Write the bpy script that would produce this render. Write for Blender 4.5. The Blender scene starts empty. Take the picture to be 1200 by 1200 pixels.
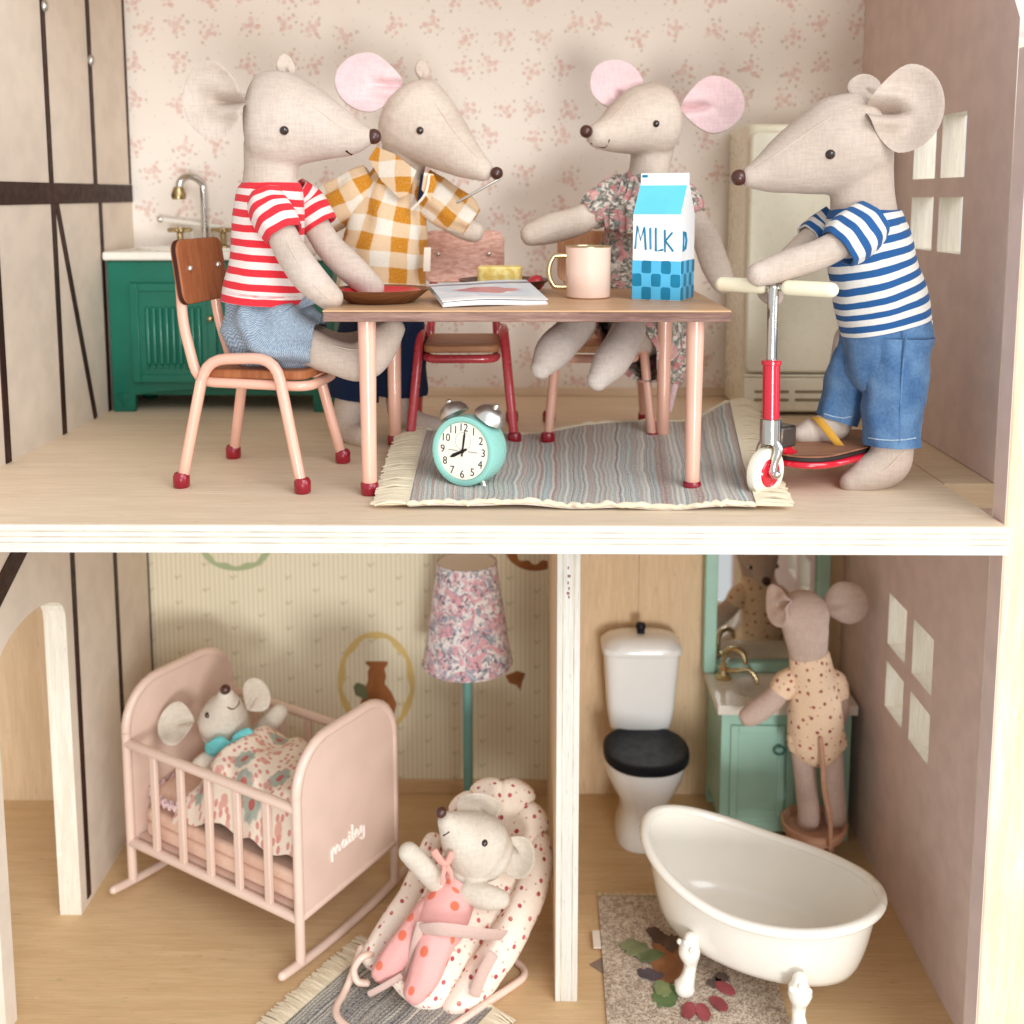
import bpy, bmesh, math, random
from math import sin, cos, pi, radians, sqrt, exp
from mathutils import Vector, Matrix, Euler, noise as mnoise
from mathutils.bvhtree import BVHTree

S = 0.01                      # everything below is written in centimetres
random.seed(7)
scene = bpy.context.scene
COL = scene.collection

# ------------------------------------------------------------------ camera, light, exposure
F_PX, PITCH, YAW, ROLL, PPY = 1250.0, .1237, -.0116, -.0005, 388.17
CAM = Vector((0, -29.867, 9.377))
_fwd = Vector((sin(YAW)*cos(PITCH), cos(YAW)*cos(PITCH), -sin(PITCH)))
_right = Vector((cos(YAW), -sin(YAW), 0)); _up = _right.cross(_fwd)
_r2 = _right*cos(ROLL) + _up*sin(ROLL); _u2 = _up*cos(ROLL) - _right*sin(ROLL)
cd = bpy.data.cameras.new("camera"); cam = bpy.data.objects.new("camera", cd); COL.objects.link(cam)
mw = Matrix.Identity(4)
for i, v in enumerate((_r2, _u2, -_fwd)):
    for j in range(3): mw[j][i] = v[j]
mw.translation = CAM*S
cam.matrix_world = mw
cd.sensor_width = 36; cd.lens = 36*F_PX/1200; cd.shift_y = -(600-PPY)/1200
cd.clip_start = .01; cd.clip_end = 50
cd.dof.use_dof = True; cd.dof.focus_distance = .345; cd.dof.aperture_fstop = 14
scene.camera = cam

world = bpy.data.worlds.new("World"); scene.world = world; world.use_nodes = True
bg = world.node_tree.nodes["Background"]
bg.inputs[0].default_value = (.945, .975, 1.0, 1); bg.inputs[1].default_value = .74

def area(name, loc, target, size, power, color):
    l = bpy.data.lights.new(name, 'AREA'); l.energy = power; l.size = size*S; l.color = color
    l.shape = 'DISK'
    o = bpy.data.objects.new(name, l); COL.objects.link(o)
    o.location = Vector(loc)*S
    o.rotation_euler = (Vector(target)-Vector(loc)).to_track_quat('-Z', 'Y').to_euler()
area("high_window_light", (62, -100, 72), (-2, 9, 2), 105, 13.8, (.94, .975, 1.0))
area("low_window_light", (22, -120, -14), (-2, 12, -8), 30, 7.4, (1.0, .99, .955))
area("side_window_light", (75, -14, 12), (15, 11, -2), 45, 2.6, (.88, .95, 1.0))
scene.view_settings.view_transform = 'Standard'; scene.view_settings.look = 'None'
scene.view_settings.exposure = .1; scene.view_settings.gamma = 1
scene.render.engine = 'CYCLES'
scene.cycles.use_denoising = True
scene.cycles.max_bounces = 8; scene.cycles.diffuse_bounces = 5

def at(px, py, Y):
    """world point (cm) that lies on the depth plane Y; (px, py) are its coordinates in the 1200 px photograph"""
    d = _r2*((px-600)/F_PX) + _u2*((PPY-py)/F_PX) + _fwd
    return CAM + d*((Y-CAM.y)/d.y)
def sc(Y): return F_PX/(Y-CAM.y)
def ray(px, py): return (_r2*((px-600)/F_PX) + _u2*((PPY-py)/F_PX) + _fwd).normalized()

# ------------------------------------------------------------------ material helper
def lin(c):
    f = lambda x: x/12.92 if x <= .04045 else ((x+.055)/1.055)**2.4
    return tuple(f(v/255) for v in c) + (1,)
class V:
    def __init__(s, m, k): s.m, s.k = m, k
    def _op(s, op, o, rev=False):
        return s.m.math(op, *((o, s) if rev else (s, o)))
    def __add__(s, o): return s._op('ADD', o)
    __radd__ = __add__
    def __sub__(s, o): return s._op('SUBTRACT', o)
    def __rsub__(s, o): return s._op('SUBTRACT', o, True)
    def __mul__(s, o): return s._op('MULTIPLY', o)
    __rmul__ = __mul__
    def __truediv__(s, o): return s._op('DIVIDE', o)
    def lt(s, o): return s._op('LESS_THAN', o)
    def gt(s, o): return s._op('GREATER_THAN', o)
    def mod(s, o): return s._op('FLOORED_MODULO', o)
    def abs(s): return s.m.math('ABSOLUTE', s)
    def sin(s): return s.m.math('SINE', s)
    def cos(s): return s.m.math('COSINE', s)
    def sqrt(s): return s.m.math('SQRT', s)
    def max(s, o): return s._op('MAXIMUM', o)
    def min(s, o): return s._op('MINIMUM', o)
    def floor(s): return s.m.math('FLOOR', s)
class Mat:
    def __init__(s, name, rough=.7, spec=.3, metal=0., sheen=0., coat=0., emit=None):
        s.mat = bpy.data.materials.new(name); s.mat.use_nodes = True
        s.t = s.mat.node_tree; s.b = s.t.nodes["Principled BSDF"]
        s.set('Roughness', rough); s.set('Specular IOR Level', spec); s.set('Metallic', metal)
        s.set('Sheen Weight', sheen); s.set('Coat Weight', coat)
    def set(s, k, v):
        if isinstance(v, V): s.t.links.new(v.k, s.b.inputs[k])
        else: s.b.inputs[k].default_value = v
    def node(s, typ, **p):
        n = s.t.nodes.new(typ)
        for k, v in p.items(): setattr(n, k, v)
        return n
    def plug(s, sock, v):
        if isinstance(v, V): s.t.links.new(v.k, sock)
        else: sock.default_value = v
    def math(s, op, a, b=None):
        n = s.node('ShaderNodeMath', operation=op); s.plug(n.inputs[0], a)
        if b is not None: s.plug(n.inputs[1], b)
        return V(s, n.outputs[0])
    def obj(s):
        n = s.node('ShaderNodeTexCoord'); m = s.node('ShaderNodeVectorMath', operation='SCALE')
        s.t.links.new(n.outputs['Object'], m.inputs[0]); m.inputs[3].default_value = 100
        return V(s, m.outputs[0])
    def uv(s): return V(s, s.node('ShaderNodeTexCoord').outputs['UV'])
    def sep(s, v):
        n = s.node('ShaderNodeSeparateXYZ'); s.plug(n.inputs[0], v); return [V(s, o) for o in n.outputs]
    def comb(s, x, y, z=0.):
        n = s.node('ShaderNodeCombineXYZ')
        for i, v in enumerate((x, y, z)): s.plug(n.inputs[i], v)
        return V(s, n.outputs[0])
    def vadd(s, a, b):
        n = s.node('ShaderNodeVectorMath', operation='ADD'); s.plug(n.inputs[0], a); s.plug(n.inputs[1], b); return V(s, n.outputs[0])
    def noise(s, vec, scale, detail=2., rough=.5, dist=0., color=False):
        n = s.node('ShaderNodeTexNoise'); s.plug(n.inputs['Vector'], vec); n.inputs['Scale'].default_value = scale
        n.inputs['Detail'].default_value = detail; n.inputs['Roughness'].default_value = rough; n.inputs['Distortion'].default_value = dist
        return V(s, n.outputs['Color' if color else 'Fac'])
    def vor(s, vec, scale, rand=1., feature='F1'):
        n = s.node('ShaderNodeTexVoronoi', voronoi_dimensions='2D', feature=feature); s.plug(n.inputs['Vector'], vec)
        n.inputs['Scale'].default_value = scale; n.inputs['Randomness'].default_value = rand
        return n
    def ramp(s, f, lo, hi, a=0., b=1.):
        n = s.node('ShaderNodeMapRange', clamp=True, interpolation_type='SMOOTHSTEP'); s.plug(n.inputs[0], f)
        for i, v in enumerate((lo, hi, a, b)): n.inputs[i+1].default_value = v
        return V(s, n.outputs[0])
    def mix(s, f, a, b):
        n = s.node('ShaderNodeMix', data_type='RGBA'); s.plug(n.inputs[0], f)
        s.plug(n.inputs[6], a); s.plug(n.inputs[7], b); return V(s, n.outputs[2])
    def col(s, c): s.set('Base Color', c); return s
    def bump(s, h, strength=.3, dist=.02):
        n = s.node('ShaderNodeBump'); n.inputs['Strength'].default_value = strength; n.inputs['Distance'].default_value = dist*S
        s.plug(n.inputs['Height'], h); s.t.links.new(n.outputs[0], s.b.inputs['Normal']); return s
    def spots(s, uv, cell, shapes, rand=.6, turn=True, wob=.0):
        """scattered printed motifs: shapes = [(dx, dy, radius)] about each scatter point; returns one mask per shape and a random value"""
        n = s.vor(uv, 1/cell, rand)
        sub = s.node('ShaderNodeVectorMath', operation='SUBTRACT'); s.plug(sub.inputs[0], uv)
        s.t.links.new(n.outputs['Position'], sub.inputs[1])
        x, y, _ = s.sep(V(s, sub.outputs[0]))
        rnd = s.sep(V(s, n.outputs['Color']))
        if turn:
            a = rnd[0]*6.283; ca, sa = a.cos(), a.sin()
            x, y = x*ca - y*sa, x*sa + y*ca
        if wob:
            w = s.noise(uv, 2.2/cell*3, 2.)
        out = []
        for dx, dy, r in shapes:
            d = ((x-dx)*(x-dx) + (y-dy)*(y-dy)).sqrt()
            if wob: d = d + (w-.5)*wob
            out.append(s.ramp(d, r*.8, r*1.15, 1., 0.))
        return out, rnd
def C(r, g, b): return lin((r, g, b))
MATS = {}
def paint(name, c, rough=.45, spec=.4, metal=0., coat=0., var=.06, bump=.0):
    m = Mat(name, rough, spec, metal, coat=coat)
    o = m.obj(); n = m.noise(o, .9, 4.)
    m.col(m.mix(m.ramp(n, .3, .7), tuple(v*(1-var) for v in c[:3])+(1,), tuple(min(1, v*(1+var)) for v in c[:3])+(1,)))
    n2 = m.noise(o, 3., 3.); m.set('Roughness', m.ramp(n2, .3, .7, rough*.85, rough*1.15))
    if bump:
        bx, by, bz = m.sep(o); m.bump(m.noise(m.comb(bx*9., by*9., bz*1.2), 1., 4., .6)+m.noise(o, 14., 3.)*.6, bump, .03)
    return m.mat
def cloth(name, pattern, rough=.95, sheen=.1, fuzz=.35, uvs=True, weave=10.):
    """woven fabric; pattern(m, coords) gives the colour"""
    m = Mat(name, rough, .12, sheen=sheen)
    p = m.uv() if uvs else m.obj()
    c = pattern(m, p)
    o = m.obj()
    n = m.noise(o, weave, 3., .65); big = m.noise(o, 1.3, 3.)
    c = m.mix(m.ramp(n, .25, .75, .1, 0.), c, (0.16, .135, .12, 1)) if isinstance(c, V) else m.mix(m.ramp(n, .25, .75, .1, 0.), c, tuple(v*.45 for v in c[:3])+(1,))
    m.col(c); m.set('Sheen Roughness', .5)
    m.bump(n*.7 + big*.9, fuzz, .05)
    return m.mat
def wood(name, c1, c2, axis=0, rough=.6, scale=1., coat=0., spec=.25):
    m = Mat(name, rough, spec, coat=coat)
    x, y, z = m.sep(m.obj()); k = [1.6, 1.6, 1.6]; k[axis] = .12
    g = m.comb(x*(k[0]*scale), y*(k[1]*scale), z*(k[2]*scale))
    n = m.noise(g, 1.3, 5., .6, .6); f = m.noise(g, 7., 3., .6)
    big = m.noise(m.obj(), .11, 2.)
    t = m.ramp(n*.65 + f*.25 + big*.25, .42, .72)
    k2 = [14.*scale]*3; k2[axis] = .55*scale
    fib = m.noise(m.comb(x*k2[0], y*k2[1], z*k2[2]), 1., 3., .7)
    k3 = [5.*scale]*3; k3[axis] = .9*scale
    pore = m.noise(m.comb(x*k3[0], y*k3[1], z*k3[2]), 1.6, 2., .5)
    c = m.mix(t, c1, c2)
    c = m.mix(m.ramp(fib, .38, .62, .2, 0.), c, tuple(v*.55 for v in c2[:3])+(1,))
    c = m.mix(m.ramp(pore, .66, .74, 0., .35), c, tuple(v*.5 for v in c2[:3])+(1,))
    sc_ = m.noise(m.obj(), .9, 5., .75)
    c = m.mix(m.ramp(sc_, .62, .75, 0., .3), c, tuple(min(1, v*1.3+.03) for v in c1[:3])+(1,))
    m.col(c); m.bump(fib*.6+f, .16, .02)
    m.set('Roughness', m.ramp(f, .3, .7, rough*.9, min(1, rough*1.15)))
    return m.mat

# ------------------------------------------------------------------ mesh helper
class MB:
    def __init__(s): s.v, s.f, s.u = [], [], []
    def add(s, verts, faces, uvs=None):
        o = len(s.v); s.v += [Vector(v) for v in verts]
        for i, f in enumerate(faces):
            s.f.append([o+k for k in f])
            s.u.append(uvs[i] if uvs else [(0, 0)]*len(f))
        return s
    def box(s, c, d, rot=None, taper=1.):
        c = Vector(c); h = [x/2 for x in d]; R = rot if rot else Matrix.Identity(3)
        vs = []
        for z in (-1, 1):
            t = taper if z > 0 else 1.
            for x, y in ((-1, -1), (1, -1), (1, 1), (-1, 1)):
                vs.append(c + R @ Vector((x*h[0]*t, y*h[1]*t, z*h[2])))
        fs = [(3, 2, 1, 0), (4, 5, 6, 7), (0, 1, 5, 4), (1, 2, 6, 5), (2, 3, 7, 6), (3, 0, 4, 7)]
        dims = [(d[0], d[1])]*2 + [(d[0], d[2]), (d[1], d[2])]*2
        return s.add(vs, fs, [[(0, 0), (a, 0), (a, b), (0, b)] for a, b in dims])
    def cube2(s, a, b):
        a, b = Vector(a), Vector(b); return s.box((a+b)/2, [abs(x) for x in (b-a)])
    def prism(s, poly, M, h):
        """poly: 2D points (counter-clockwise); M: 4x4 frame; extruded along the frame's z from 0 to h"""
        n = len(poly)
        vs = [M @ Vector((x, y, 0)) for x, y in poly] + [M @ Vector((x, y, h)) for x, y in poly]
        fs = [list(range(n))[::-1], list(range(n, 2*n))]; us = [[(x, y) for x, y in poly][::-1], list(poly)]
        for i in range(n):
            j = (i+1) % n; fs.append([i, j, n+j, n+i]); us.append([(i, 0), (i+1, 0), (i+1, h), (i, h)])
        return s.add(vs, fs, us)
    def loft(s, pts, ra, rb=None, seg=18, sub=3, cap=(True, True), up=(0, 1, 0), wrinkle=0., wfreq=1.6, hem=.07, capk=1., fold=0.):
        up = Vector(up); n = len(pts); pts = [Vector(p) for p in pts]
        if not hasattr(ra, '__len__'): ra = [ra]*n
        rb = list(rb) if hasattr(rb, '__len__') else ([rb]*n if rb else list(ra))
        P, A, B = [], [], []
        if sub > 1 and n > 2:
            def cr(L, i, t):
                p0, p1, p2, p3 = L[max(i-1, 0)], L[i], L[i+1], L[min(i+2, n-1)]
                return .5*((2*p1) + (p2-p0)*t + (2*p0-5*p1+4*p2-p3)*t*t + (3*p1-p0-3*p2+p3)*t**3)
            for i in range(n-1):
                for k in range(sub):
                    t = k/sub; P.append(cr(pts, i, t)); A.append(max(.001, cr(ra, i, t))); B.append(max(.001, cr(rb, i, t)))
            P.append(pts[-1]); A.append(ra[-1]); B.append(rb[-1])
        else:
            if sub > 1 and n == 2:
                for k in range(sub+1):
                    t = k/sub; P.append(pts[0].lerp(pts[1], t)); A.append(ra[0]+(ra[1]-ra[0])*t); B.append(rb[0]+(rb[1]-rb[0])*t)
            else: P, A, B = pts, list(ra), list(rb)
        m = len(P); rings = []; last = None; L = 0.
        for i in range(m):
            t = (P[min(i+1, m-1)] - P[max(i-1, 0)])
            t = t.normalized() if t.length > 1e-9 else Vector((0, 0, 1))
            n1 = t.cross(up)
            if n1.length < .15 and last: n1 = last - t*last.dot(t)
            if n1.length < 1e-6: n1 = t.orthogonal()
            n1.normalize()
            if last and n1.dot(last) < 0: n1 = -n1
            last = n1; n2 = t.cross(n1)
            if i: L += (P[i]-P[i-1]).length
            rings.append((P[i], n1, n2, A[i], B[i], L, t))
        if cap[0]:
            c, n1, n2, a, b, L0, t = rings[0]; pre = []
            for k in (1, 2, 3, 4):
                q = k/4.3*pi/2; pre.insert(0, (c - t*(min(a, b)*capk*sin(q)), n1, n2, a*cos(q), b*cos(q), L0-a*sin(q), t))
            rings = pre + rings
        if cap[1]:
            c, n1, n2, a, b, L0, t = rings[-1]
            for k in (1, 2, 3, 4):
                q = k/4.3*pi/2; rings.append((c + t*(min(a, b)*capk*sin(q)), n1, n2, a*cos(q), b*cos(q), L0+a*sin(q), t))
        if not cap[0] and hem:
            c, n1, n2, a, b, L0, t = rings[0]
            rings = [(c+t*.35, n1, n2, a-hem, b-hem, L0, t), (c, n1, n2, a-hem, b-hem, L0, t)] + rings
        if not cap[1] and hem:
            c, n1, n2, a, b, L0, t = rings[-1]
            rings += [(c, n1, n2, a-hem, b-hem, L0, t), (c-t*.35, n1, n2, a-hem, b-hem, L0, t)]
        R = sum(A)/len(A)
        vs = []
        for c, n1, n2, a, b, L0, t in rings:
            for k in range(seg):
                q = 2*pi*k/seg
                d = n1*cos(q)*a + n2*sin(q)*b
                p = c + d
                if wrinkle:
                    w = mnoise.noise(p*wfreq) * wrinkle
                    if fold: w += fold*sin(q*7 + L0*.8 + 2*mnoise.noise(p*.8))
                    p = p + d.normalized()*w
                vs.append(p)
        fs, us = [], []
        nr = len(rings)
        for i in range(nr-1):
            for k in range(seg):
                j = (k+1) % seg
                fs.append([i*seg+k, i*seg+j, (i+1)*seg+j, (i+1)*seg+k])
                u0, u1 = 2*pi*R*k/seg, 2*pi*R*(k+1)/seg
                us.append([(u0, rings[i][5]), (u1, rings[i][5]), (u1, rings[i+1][5]), (u0, rings[i+1][5])])
        if cap[0]: fs.append(list(range(seg))[::-1]); us.append([(0, rings[0][5])]*seg)
        if cap[1]: fs.append([(nr-1)*seg+k for k in range(seg)]); us.append([(0, rings[-1][5])]*seg)
        return s.add(vs, fs, us)
    def tube(s, pts, r, seg=10, cap=(True, True)):
        return s.loft(pts, r, None, seg, 1, cap, up=(.13, .21, .97))
    def lathe(s, prof, M=None, seg=28, sx=1., sy=1.):
        """profile [(radius, z)] turned about the frame's z axis"""
        M = M or Matrix.Identity(4); vs = []
        for r, z in prof:
            for k in range(seg):
                q = 2*pi*k/seg; vs.append(M @ Vector((r*cos(q)*sx, r*sin(q)*sy, z)))
        fs, us = [], []; n = len(prof); L = 0
        for i in range(n-1):
            dL = math.hypot(prof[i+1][0]-prof[i][0], prof[i+1][1]-prof[i][1]); R = max(prof[i][0], prof[i+1][0])
            for k in range(seg):
                j = (k+1) % seg; fs.append([i*seg+k, i*seg+j, (i+1)*seg+j, (i+1)*seg+k])
                us.append([(6.283*R*k/seg, L), (6.283*R*(k+1)/seg, L), (6.283*R*(k+1)/seg, L+dL), (6.283*R*k/seg, L+dL)])
            L += dL
        if prof[0][0] > 1e-4: fs.append(list(range(seg))[::-1]); us.append([(0, 0)]*seg)
        if prof[-1][0] > 1e-4: fs.append([(n-1)*seg+k for k in range(seg)]); us.append([(0, 0)]*seg)
        return s.add(vs, fs, us)
    def ball(s, c, r, rz=None, ry=None, n=12, rot=None):
        prof = [(max(0., sin(pi*k/n)), -cos(pi*k/n)) for k in range(n+1)]
        M = Matrix.Translation(Vector(c)) @ (rot.to_4x4() if rot else Matrix.Identity(4)) @ Matrix.Diagonal((r, ry or r, rz or r, 1))
        return s.lathe(prof, M, 2*n)
    def sheet(s, fn, nu, nv, uv=None, thick=0.):
        """open surface fn(u, v) for u, v in 0..1, with an underside when thick > 0"""
        g = [[Vector(fn(i/nu, j/nv)) for j in range(nv+1)] for i in range(nu+1)]
        vs = [p for r in g for p in r]; w = nv+1
        uvf = uv or (lambda u, v: (u, v)); fs, us = [], []
        for i in range(nu):
            for j in range(nv):
                fs.append([i*w+j, (i+1)*w+j, (i+1)*w+j+1, i*w+j+1])
                us.append([uvf(i/nu, j/nv), uvf((i+1)/nu, j/nv), uvf((i+1)/nu, (j+1)/nv), uvf(i/nu, (j+1)/nv)])
        if thick:
            o = len(vs); nf = len(fs)
            for i in range(nu+1):
                for j in range(nv+1):
                    a = g[min(i+1, nu)][j]-g[max(i-1, 0)][j]; b = g[i][min(j+1, nv)]-g[i][max(j-1, 0)]
                    n = a.cross(b); n = n.normalized() if n.length > 1e-9 else Vector((0, 0, 1))
                    vs.append(g[i][j]-n*thick)
            for k in range(nf): fs.append([q+o for q in fs[k]][::-1]); us.append(us[k][::-1])
            ed = [(i*w, (i+1)*w) for i in range(nu)][::1]
            rim = [i*w for i in range(nu+1)] + [nu*w+j for j in range(1, nv+1)] + [i*w+nv for i in range(nu-1, -1, -1)] + [j for j in range(nv-1, 0, -1)]
            for a, b in zip(rim, rim[1:]+rim[:1]): fs.append([b, a, a+o, b+o]); us.append([(0, 0)]*4)
        return s.add(vs, fs, us)
    def mesh(s, name, inv=None):
        me = bpy.data.meshes.new(name)
        vs = [(inv @ v if inv else v)*S for v in s.v]
        me.from_pydata([tuple(v) for v in vs], [], s.f)
        ul = me.uv_layers.new(name="UVMap"); i = 0
        for f in s.u:
            for u in f: ul.data[i].uv = u; i += 1
        return me
def arc_path(pts, r, n=5):
    """polyline with rounded corners"""
    pts = [Vector(p) for p in pts]; out = [pts[0]]
    for a, b, c in zip(pts, pts[1:], pts[2:]):
        d1, d2 = (a-b), (c-b); k = min(r, d1.length*.48, d2.length*.48)
        p, q = b+d1.normalized()*k, b+d2.normalized()*k
        for i in range(n+1):
            t = i/n; out.append(p*(1-t)**2 + b*2*t*(1-t) + q*t*t)
    return out + [pts[-1]]
def rrect(w, h, r, n=5, cx=0., cy=0.):
    out = []
    for x, y, a in ((w/2-r, h/2-r, 0), (-w/2+r, h/2-r, 90), (-w/2+r, -h/2+r, 180), (w/2-r, -h/2+r, 270)):
        for k in range(n+1):
            q = radians(a+90*k/n); out.append((cx+x+r*cos(q), cy+y+r*sin(q)))
    return out
def frame(o, x, y, z=None):
    x, y = Vector(x).normalized(), Vector(y).normalized(); z = Vector(z) if z else x.cross(y)
    M = Matrix.Identity(4)
    for i, v in enumerate((x, y, z)):
        for j in range(3): M[j][i] = v[j]
    M.translation = Vector(o); return M
def thing(name, label, cat, loc, rz=0., group=None):
    o = bpy.data.objects.new(name, None); COL.objects.link(o); o.empty_display_size = .01
    o.location = Vector(loc)*S; o.rotation_euler = (0, 0, rz)
    o['label'] = label; o['category'] = cat
    if group: o['group'] = group
    return o
def inv_of(o):
    """world cm -> local cm of a thing or part"""
    M = Matrix.Identity(4)
    while o is not None:
        M = Matrix.LocRotScale(Vector(o.location)/S, o.rotation_euler, None) @ M; o = o.parent
    return M.inverted()
def obj(name, mb, mat, parent=None, world=False, flat=False, bevel=0., origin=None, angle=40, bseg=2):
    inv = None
    if parent is not None and world: inv = inv_of(parent)
    if parent is None and origin is not None: inv = Matrix.Translation(-Vector(origin))
    me = mb.mesh(name, inv)
    bm = bmesh.new(); bm.from_mesh(me); bmesh.ops.recalc_face_normals(bm, faces=bm.faces); bm.to_mesh(me); bm.free()
    o = bpy.data.objects.new(name, me); COL.objects.link(o)
    if parent is not None: o.parent = parent
    elif origin is not None: o.location = Vector(origin)*S
    if mat: me.materials.append(mat)
    if not flat:
        me.shade_smooth(); me.set_sharp_from_angle(angle=radians(angle))
    if bevel:
        b = o.modifiers.new("bevel", 'BEVEL'); b.width = bevel*S; b.segments = bseg; b.limit_method = 'ANGLE'; b.angle_limit = radians(35)
    return o
def tag(o, label, cat, group=None):
    o['label'] = label; o['category'] = cat
    if group: o['group'] = group
    return o
def struct(o, label=None):
    o['kind'] = 'structure'
    if label: o['label'] = label
    return o
def fuse(o, voxel, smooth=5):
    """join the overlapping lofts of one soft toy body into one continuous skin"""
    r = o.modifiers.new("skin", 'REMESH'); r.mode = 'VOXEL'; r.voxel_size = voxel*S
    m = o.modifiers.new("soft", 'SMOOTH'); m.iterations = smooth; m.factor = .5
    dg = bpy.context.evaluated_depsgraph_get(); dg.update()
    me = bpy.data.meshes.new_from_object(o.evaluated_get(dg))
    old = o.data; o.modifiers.clear(); o.data = me; bpy.data.meshes.remove(old)
    me.shade_smooth()
    return o
def text_mb(body, size, M, depth=.004, align='CENTER'):
    cu = bpy.data.curves.new("text", 'FONT'); cu.body = body; cu.size = size; cu.extrude = depth; cu.align_x = align; cu.align_y = 'CENTER'
    cu.resolution_u = 3
    o = bpy.data.objects.new("text", cu); COL.objects.link(o)
    dg = bpy.context.evaluated_depsgraph_get(); dg.update()
    me = bpy.data.meshes.new_from_object(o.evaluated_get(dg))
    mb = MB(); mb.add([M @ v.co for v in me.vertices], [list(p.vertices) for p in me.polygons])
    bpy.data.objects.remove(o); bpy.data.curves.remove(cu); bpy.data.meshes.remove(me)
    return mb

# ------------------------------------------------------------------ materials
D, XL, XR, H, T = 20.5, -18.45, 15.55, 20.29, .837      # inner depth, walls, storey height, board thickness
m_ply = wood("birch_plywood", C(238, 218, 192), C(229, 205, 176), 0, .5)
m_ply_low = wood("pine_floor", C(220, 188, 146), C(210, 176, 132), 0, .5)
m_ply_v = wood("upright_plywood", C(228, 200, 166), C(218, 188, 150), 2, .6)
m_edge = wood("white_board_edge", C(222, 218, 210), C(210, 204, 193), 0, .45, 2.2)
m_edge_v = wood("white_upright_edge", C(222, 218, 209), C(210, 204, 193), 2, .45, 1.6)
m_taupe = paint("taupe_wall_paint", C(222, 208, 192), .7, .2, var=.05, bump=.2)
m_mauve = paint("mauve_wall_paint", C(220, 197, 189), .7, .2, var=.05, bump=.2)
m_brown = paint("dark_brown_paint", C(52, 28, 22), .5, .3, var=.2)
m_cream_edge = wood("raw_cut_edge", C(240, 233, 218), C(226, 215, 196), 2, .6, 1.5)
m_doorwood = wood("pale_door_board", C(244, 224, 192), C(226, 200, 162), 2, .5)

def rose_wallpaper():
    m = Mat("rose_wallpaper", .85, .15)
    x, y, z = m.sep(m.obj()); p = m.comb(x, z)
    shapes = [(0, .03, .17), (.24, .16, .13), (-.2, .2, .14), (.08, -.27, .12), (-.28, -.14, .1), (.34, -.12, .085),   # petals
              (-.44, .3, .07), (.46, .3, .06), (.15, -.52, .06), (-.18, -.5, .06), (-.52, -.04, .05)]            # leaves
    ms, rnd = m.spots(p, 1.66, shapes, .5, True, .3)
    pet = ms[0]
    for q in ms[1:6]: pet = pet.max(q)
    leaf = ms[6]
    for q in ms[7:]: leaf = leaf.max(q)
    dots, _ = m.spots(m.vadd(p, (3.3, 1.7, 0)), .8, [(0, 0, .035)], .7)
    paper = m.mix(m.noise(p, .25, 2.), C(246, 238, 230), C(240, 230, 220))
    c = m.mix(leaf*.45, paper, C(176, 150, 126))
    c = m.mix(pet*m.ramp(m.noise(p, 5., 3., .65), .3, .7, .15, .66), c, m.mix(m.noise(p, 5., 2.), C(224, 170, 160), C(206, 146, 134)))
    c = m.mix(dots[0]*.4, c, C(190, 150, 130))
    m.col(c); m.bump(m.noise(p, 12., 2.), .06)
    return m.mat
def nursery_wallpaper():
    m = Mat("striped_wallpaper", .85, .15)
    x, y, z = m.sep(m.obj()); p = m.comb(x, z)
    st = m.ramp((x*(6.283/.235)).sin(), -.6, .8)
    c = m.mix(st, C(240, 232, 208), C(226, 216, 188))
    # small sprigs in a half-drop grid
    col = (x/1.36).floor(); sh = col.mod(2.)*.65
    lx = x.mod(1.36)-.68; lz = (z+sh).mod(1.3)-.65
    def blob(dx, dz, r): return m.ramp(((lx-dx)*(lx-dx)+(lz-dz)*(lz-dz)).sqrt(), r*.7, r*1.2, 1., 0.)
    leaf = blob(-.06, -.02, .08).max(blob(-.13, .05, .06)); bud = blob(.09, .07, .075)
    c = m.mix(leaf*.5, c, C(176, 172, 140)); c = m.mix(bud*.5, c, C(204, 182, 146))
    m.col(c)
    return m.mat
m_rose, m_nursery = rose_wallpaper(), nursery_wallpaper()

# ------------------------------------------------------------------ the doll's house
FR = 1.0     # upper boards reach forward to Y = 0; the walls start at WY
WY = 4.75
up = struct(obj("upper_floor", MB().cube2((-34, .02, -T), (13.92, D+.8, 0)), m_ply, bevel=.06))
struct(obj("floor_edge_strip", MB().cube2((-34, -.02, -T+.004), (13.94, .018, -.004)), m_edge, up, bevel=.1, bseg=3))
obj("floor_side_filler", MB().cube2((13.925, WY, -T+.003), (16.35, D+.8, -.003)), m_ply, up, flat=True)
low = struct(obj("lower_floor", MB().cube2((-40, 1.0, -H-T), (16.4, D+.8, -H)), m_ply_low, bevel=.05))

wb = struct(obj("wall_back_upper", MB().cube2((XL-.1, D, -.0), (XR+.05, D+.8, 20.34)), m_rose))
obj("skirting_board", MB().cube2((XL, D-.12, .003), (XR, D-.002, .42)), m_ply, wb, bevel=.03)
wbb = struct(obj("wall_back_bedroom", MB().cube2((XL-.1, D, -H), (1.55, D+.8, -T-.003)), m_nursery))
obj("skirting_board", MB().cube2((XL, D-.14, -H+.003), (1.15, D-.002, -H+.75)), m_ply_low, wbb, bevel=.03)
wbt = struct(obj("wall_back_bathroom", MB().cube2((1.56, D, -H), (XR+.05, D+.8, -T-.003)), m_ply_v))
obj("plank", MB().cube2((1.9, D-.06, -H+.003), (5.6, D-.002, -T-.01)), m_ply_v, wbt, bevel=.02)
obj("plank", MB().cube2((5.62, D-.06, -H+.003), (9.6, D-.002, -T-.01)), m_ply_v, wbt, bevel=.02)
obj("plank", MB().cube2((9.62, D-.06, -H+.003), (XR, D-.002, -T-.01)), m_ply_v, wbt, bevel=.02)
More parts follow.
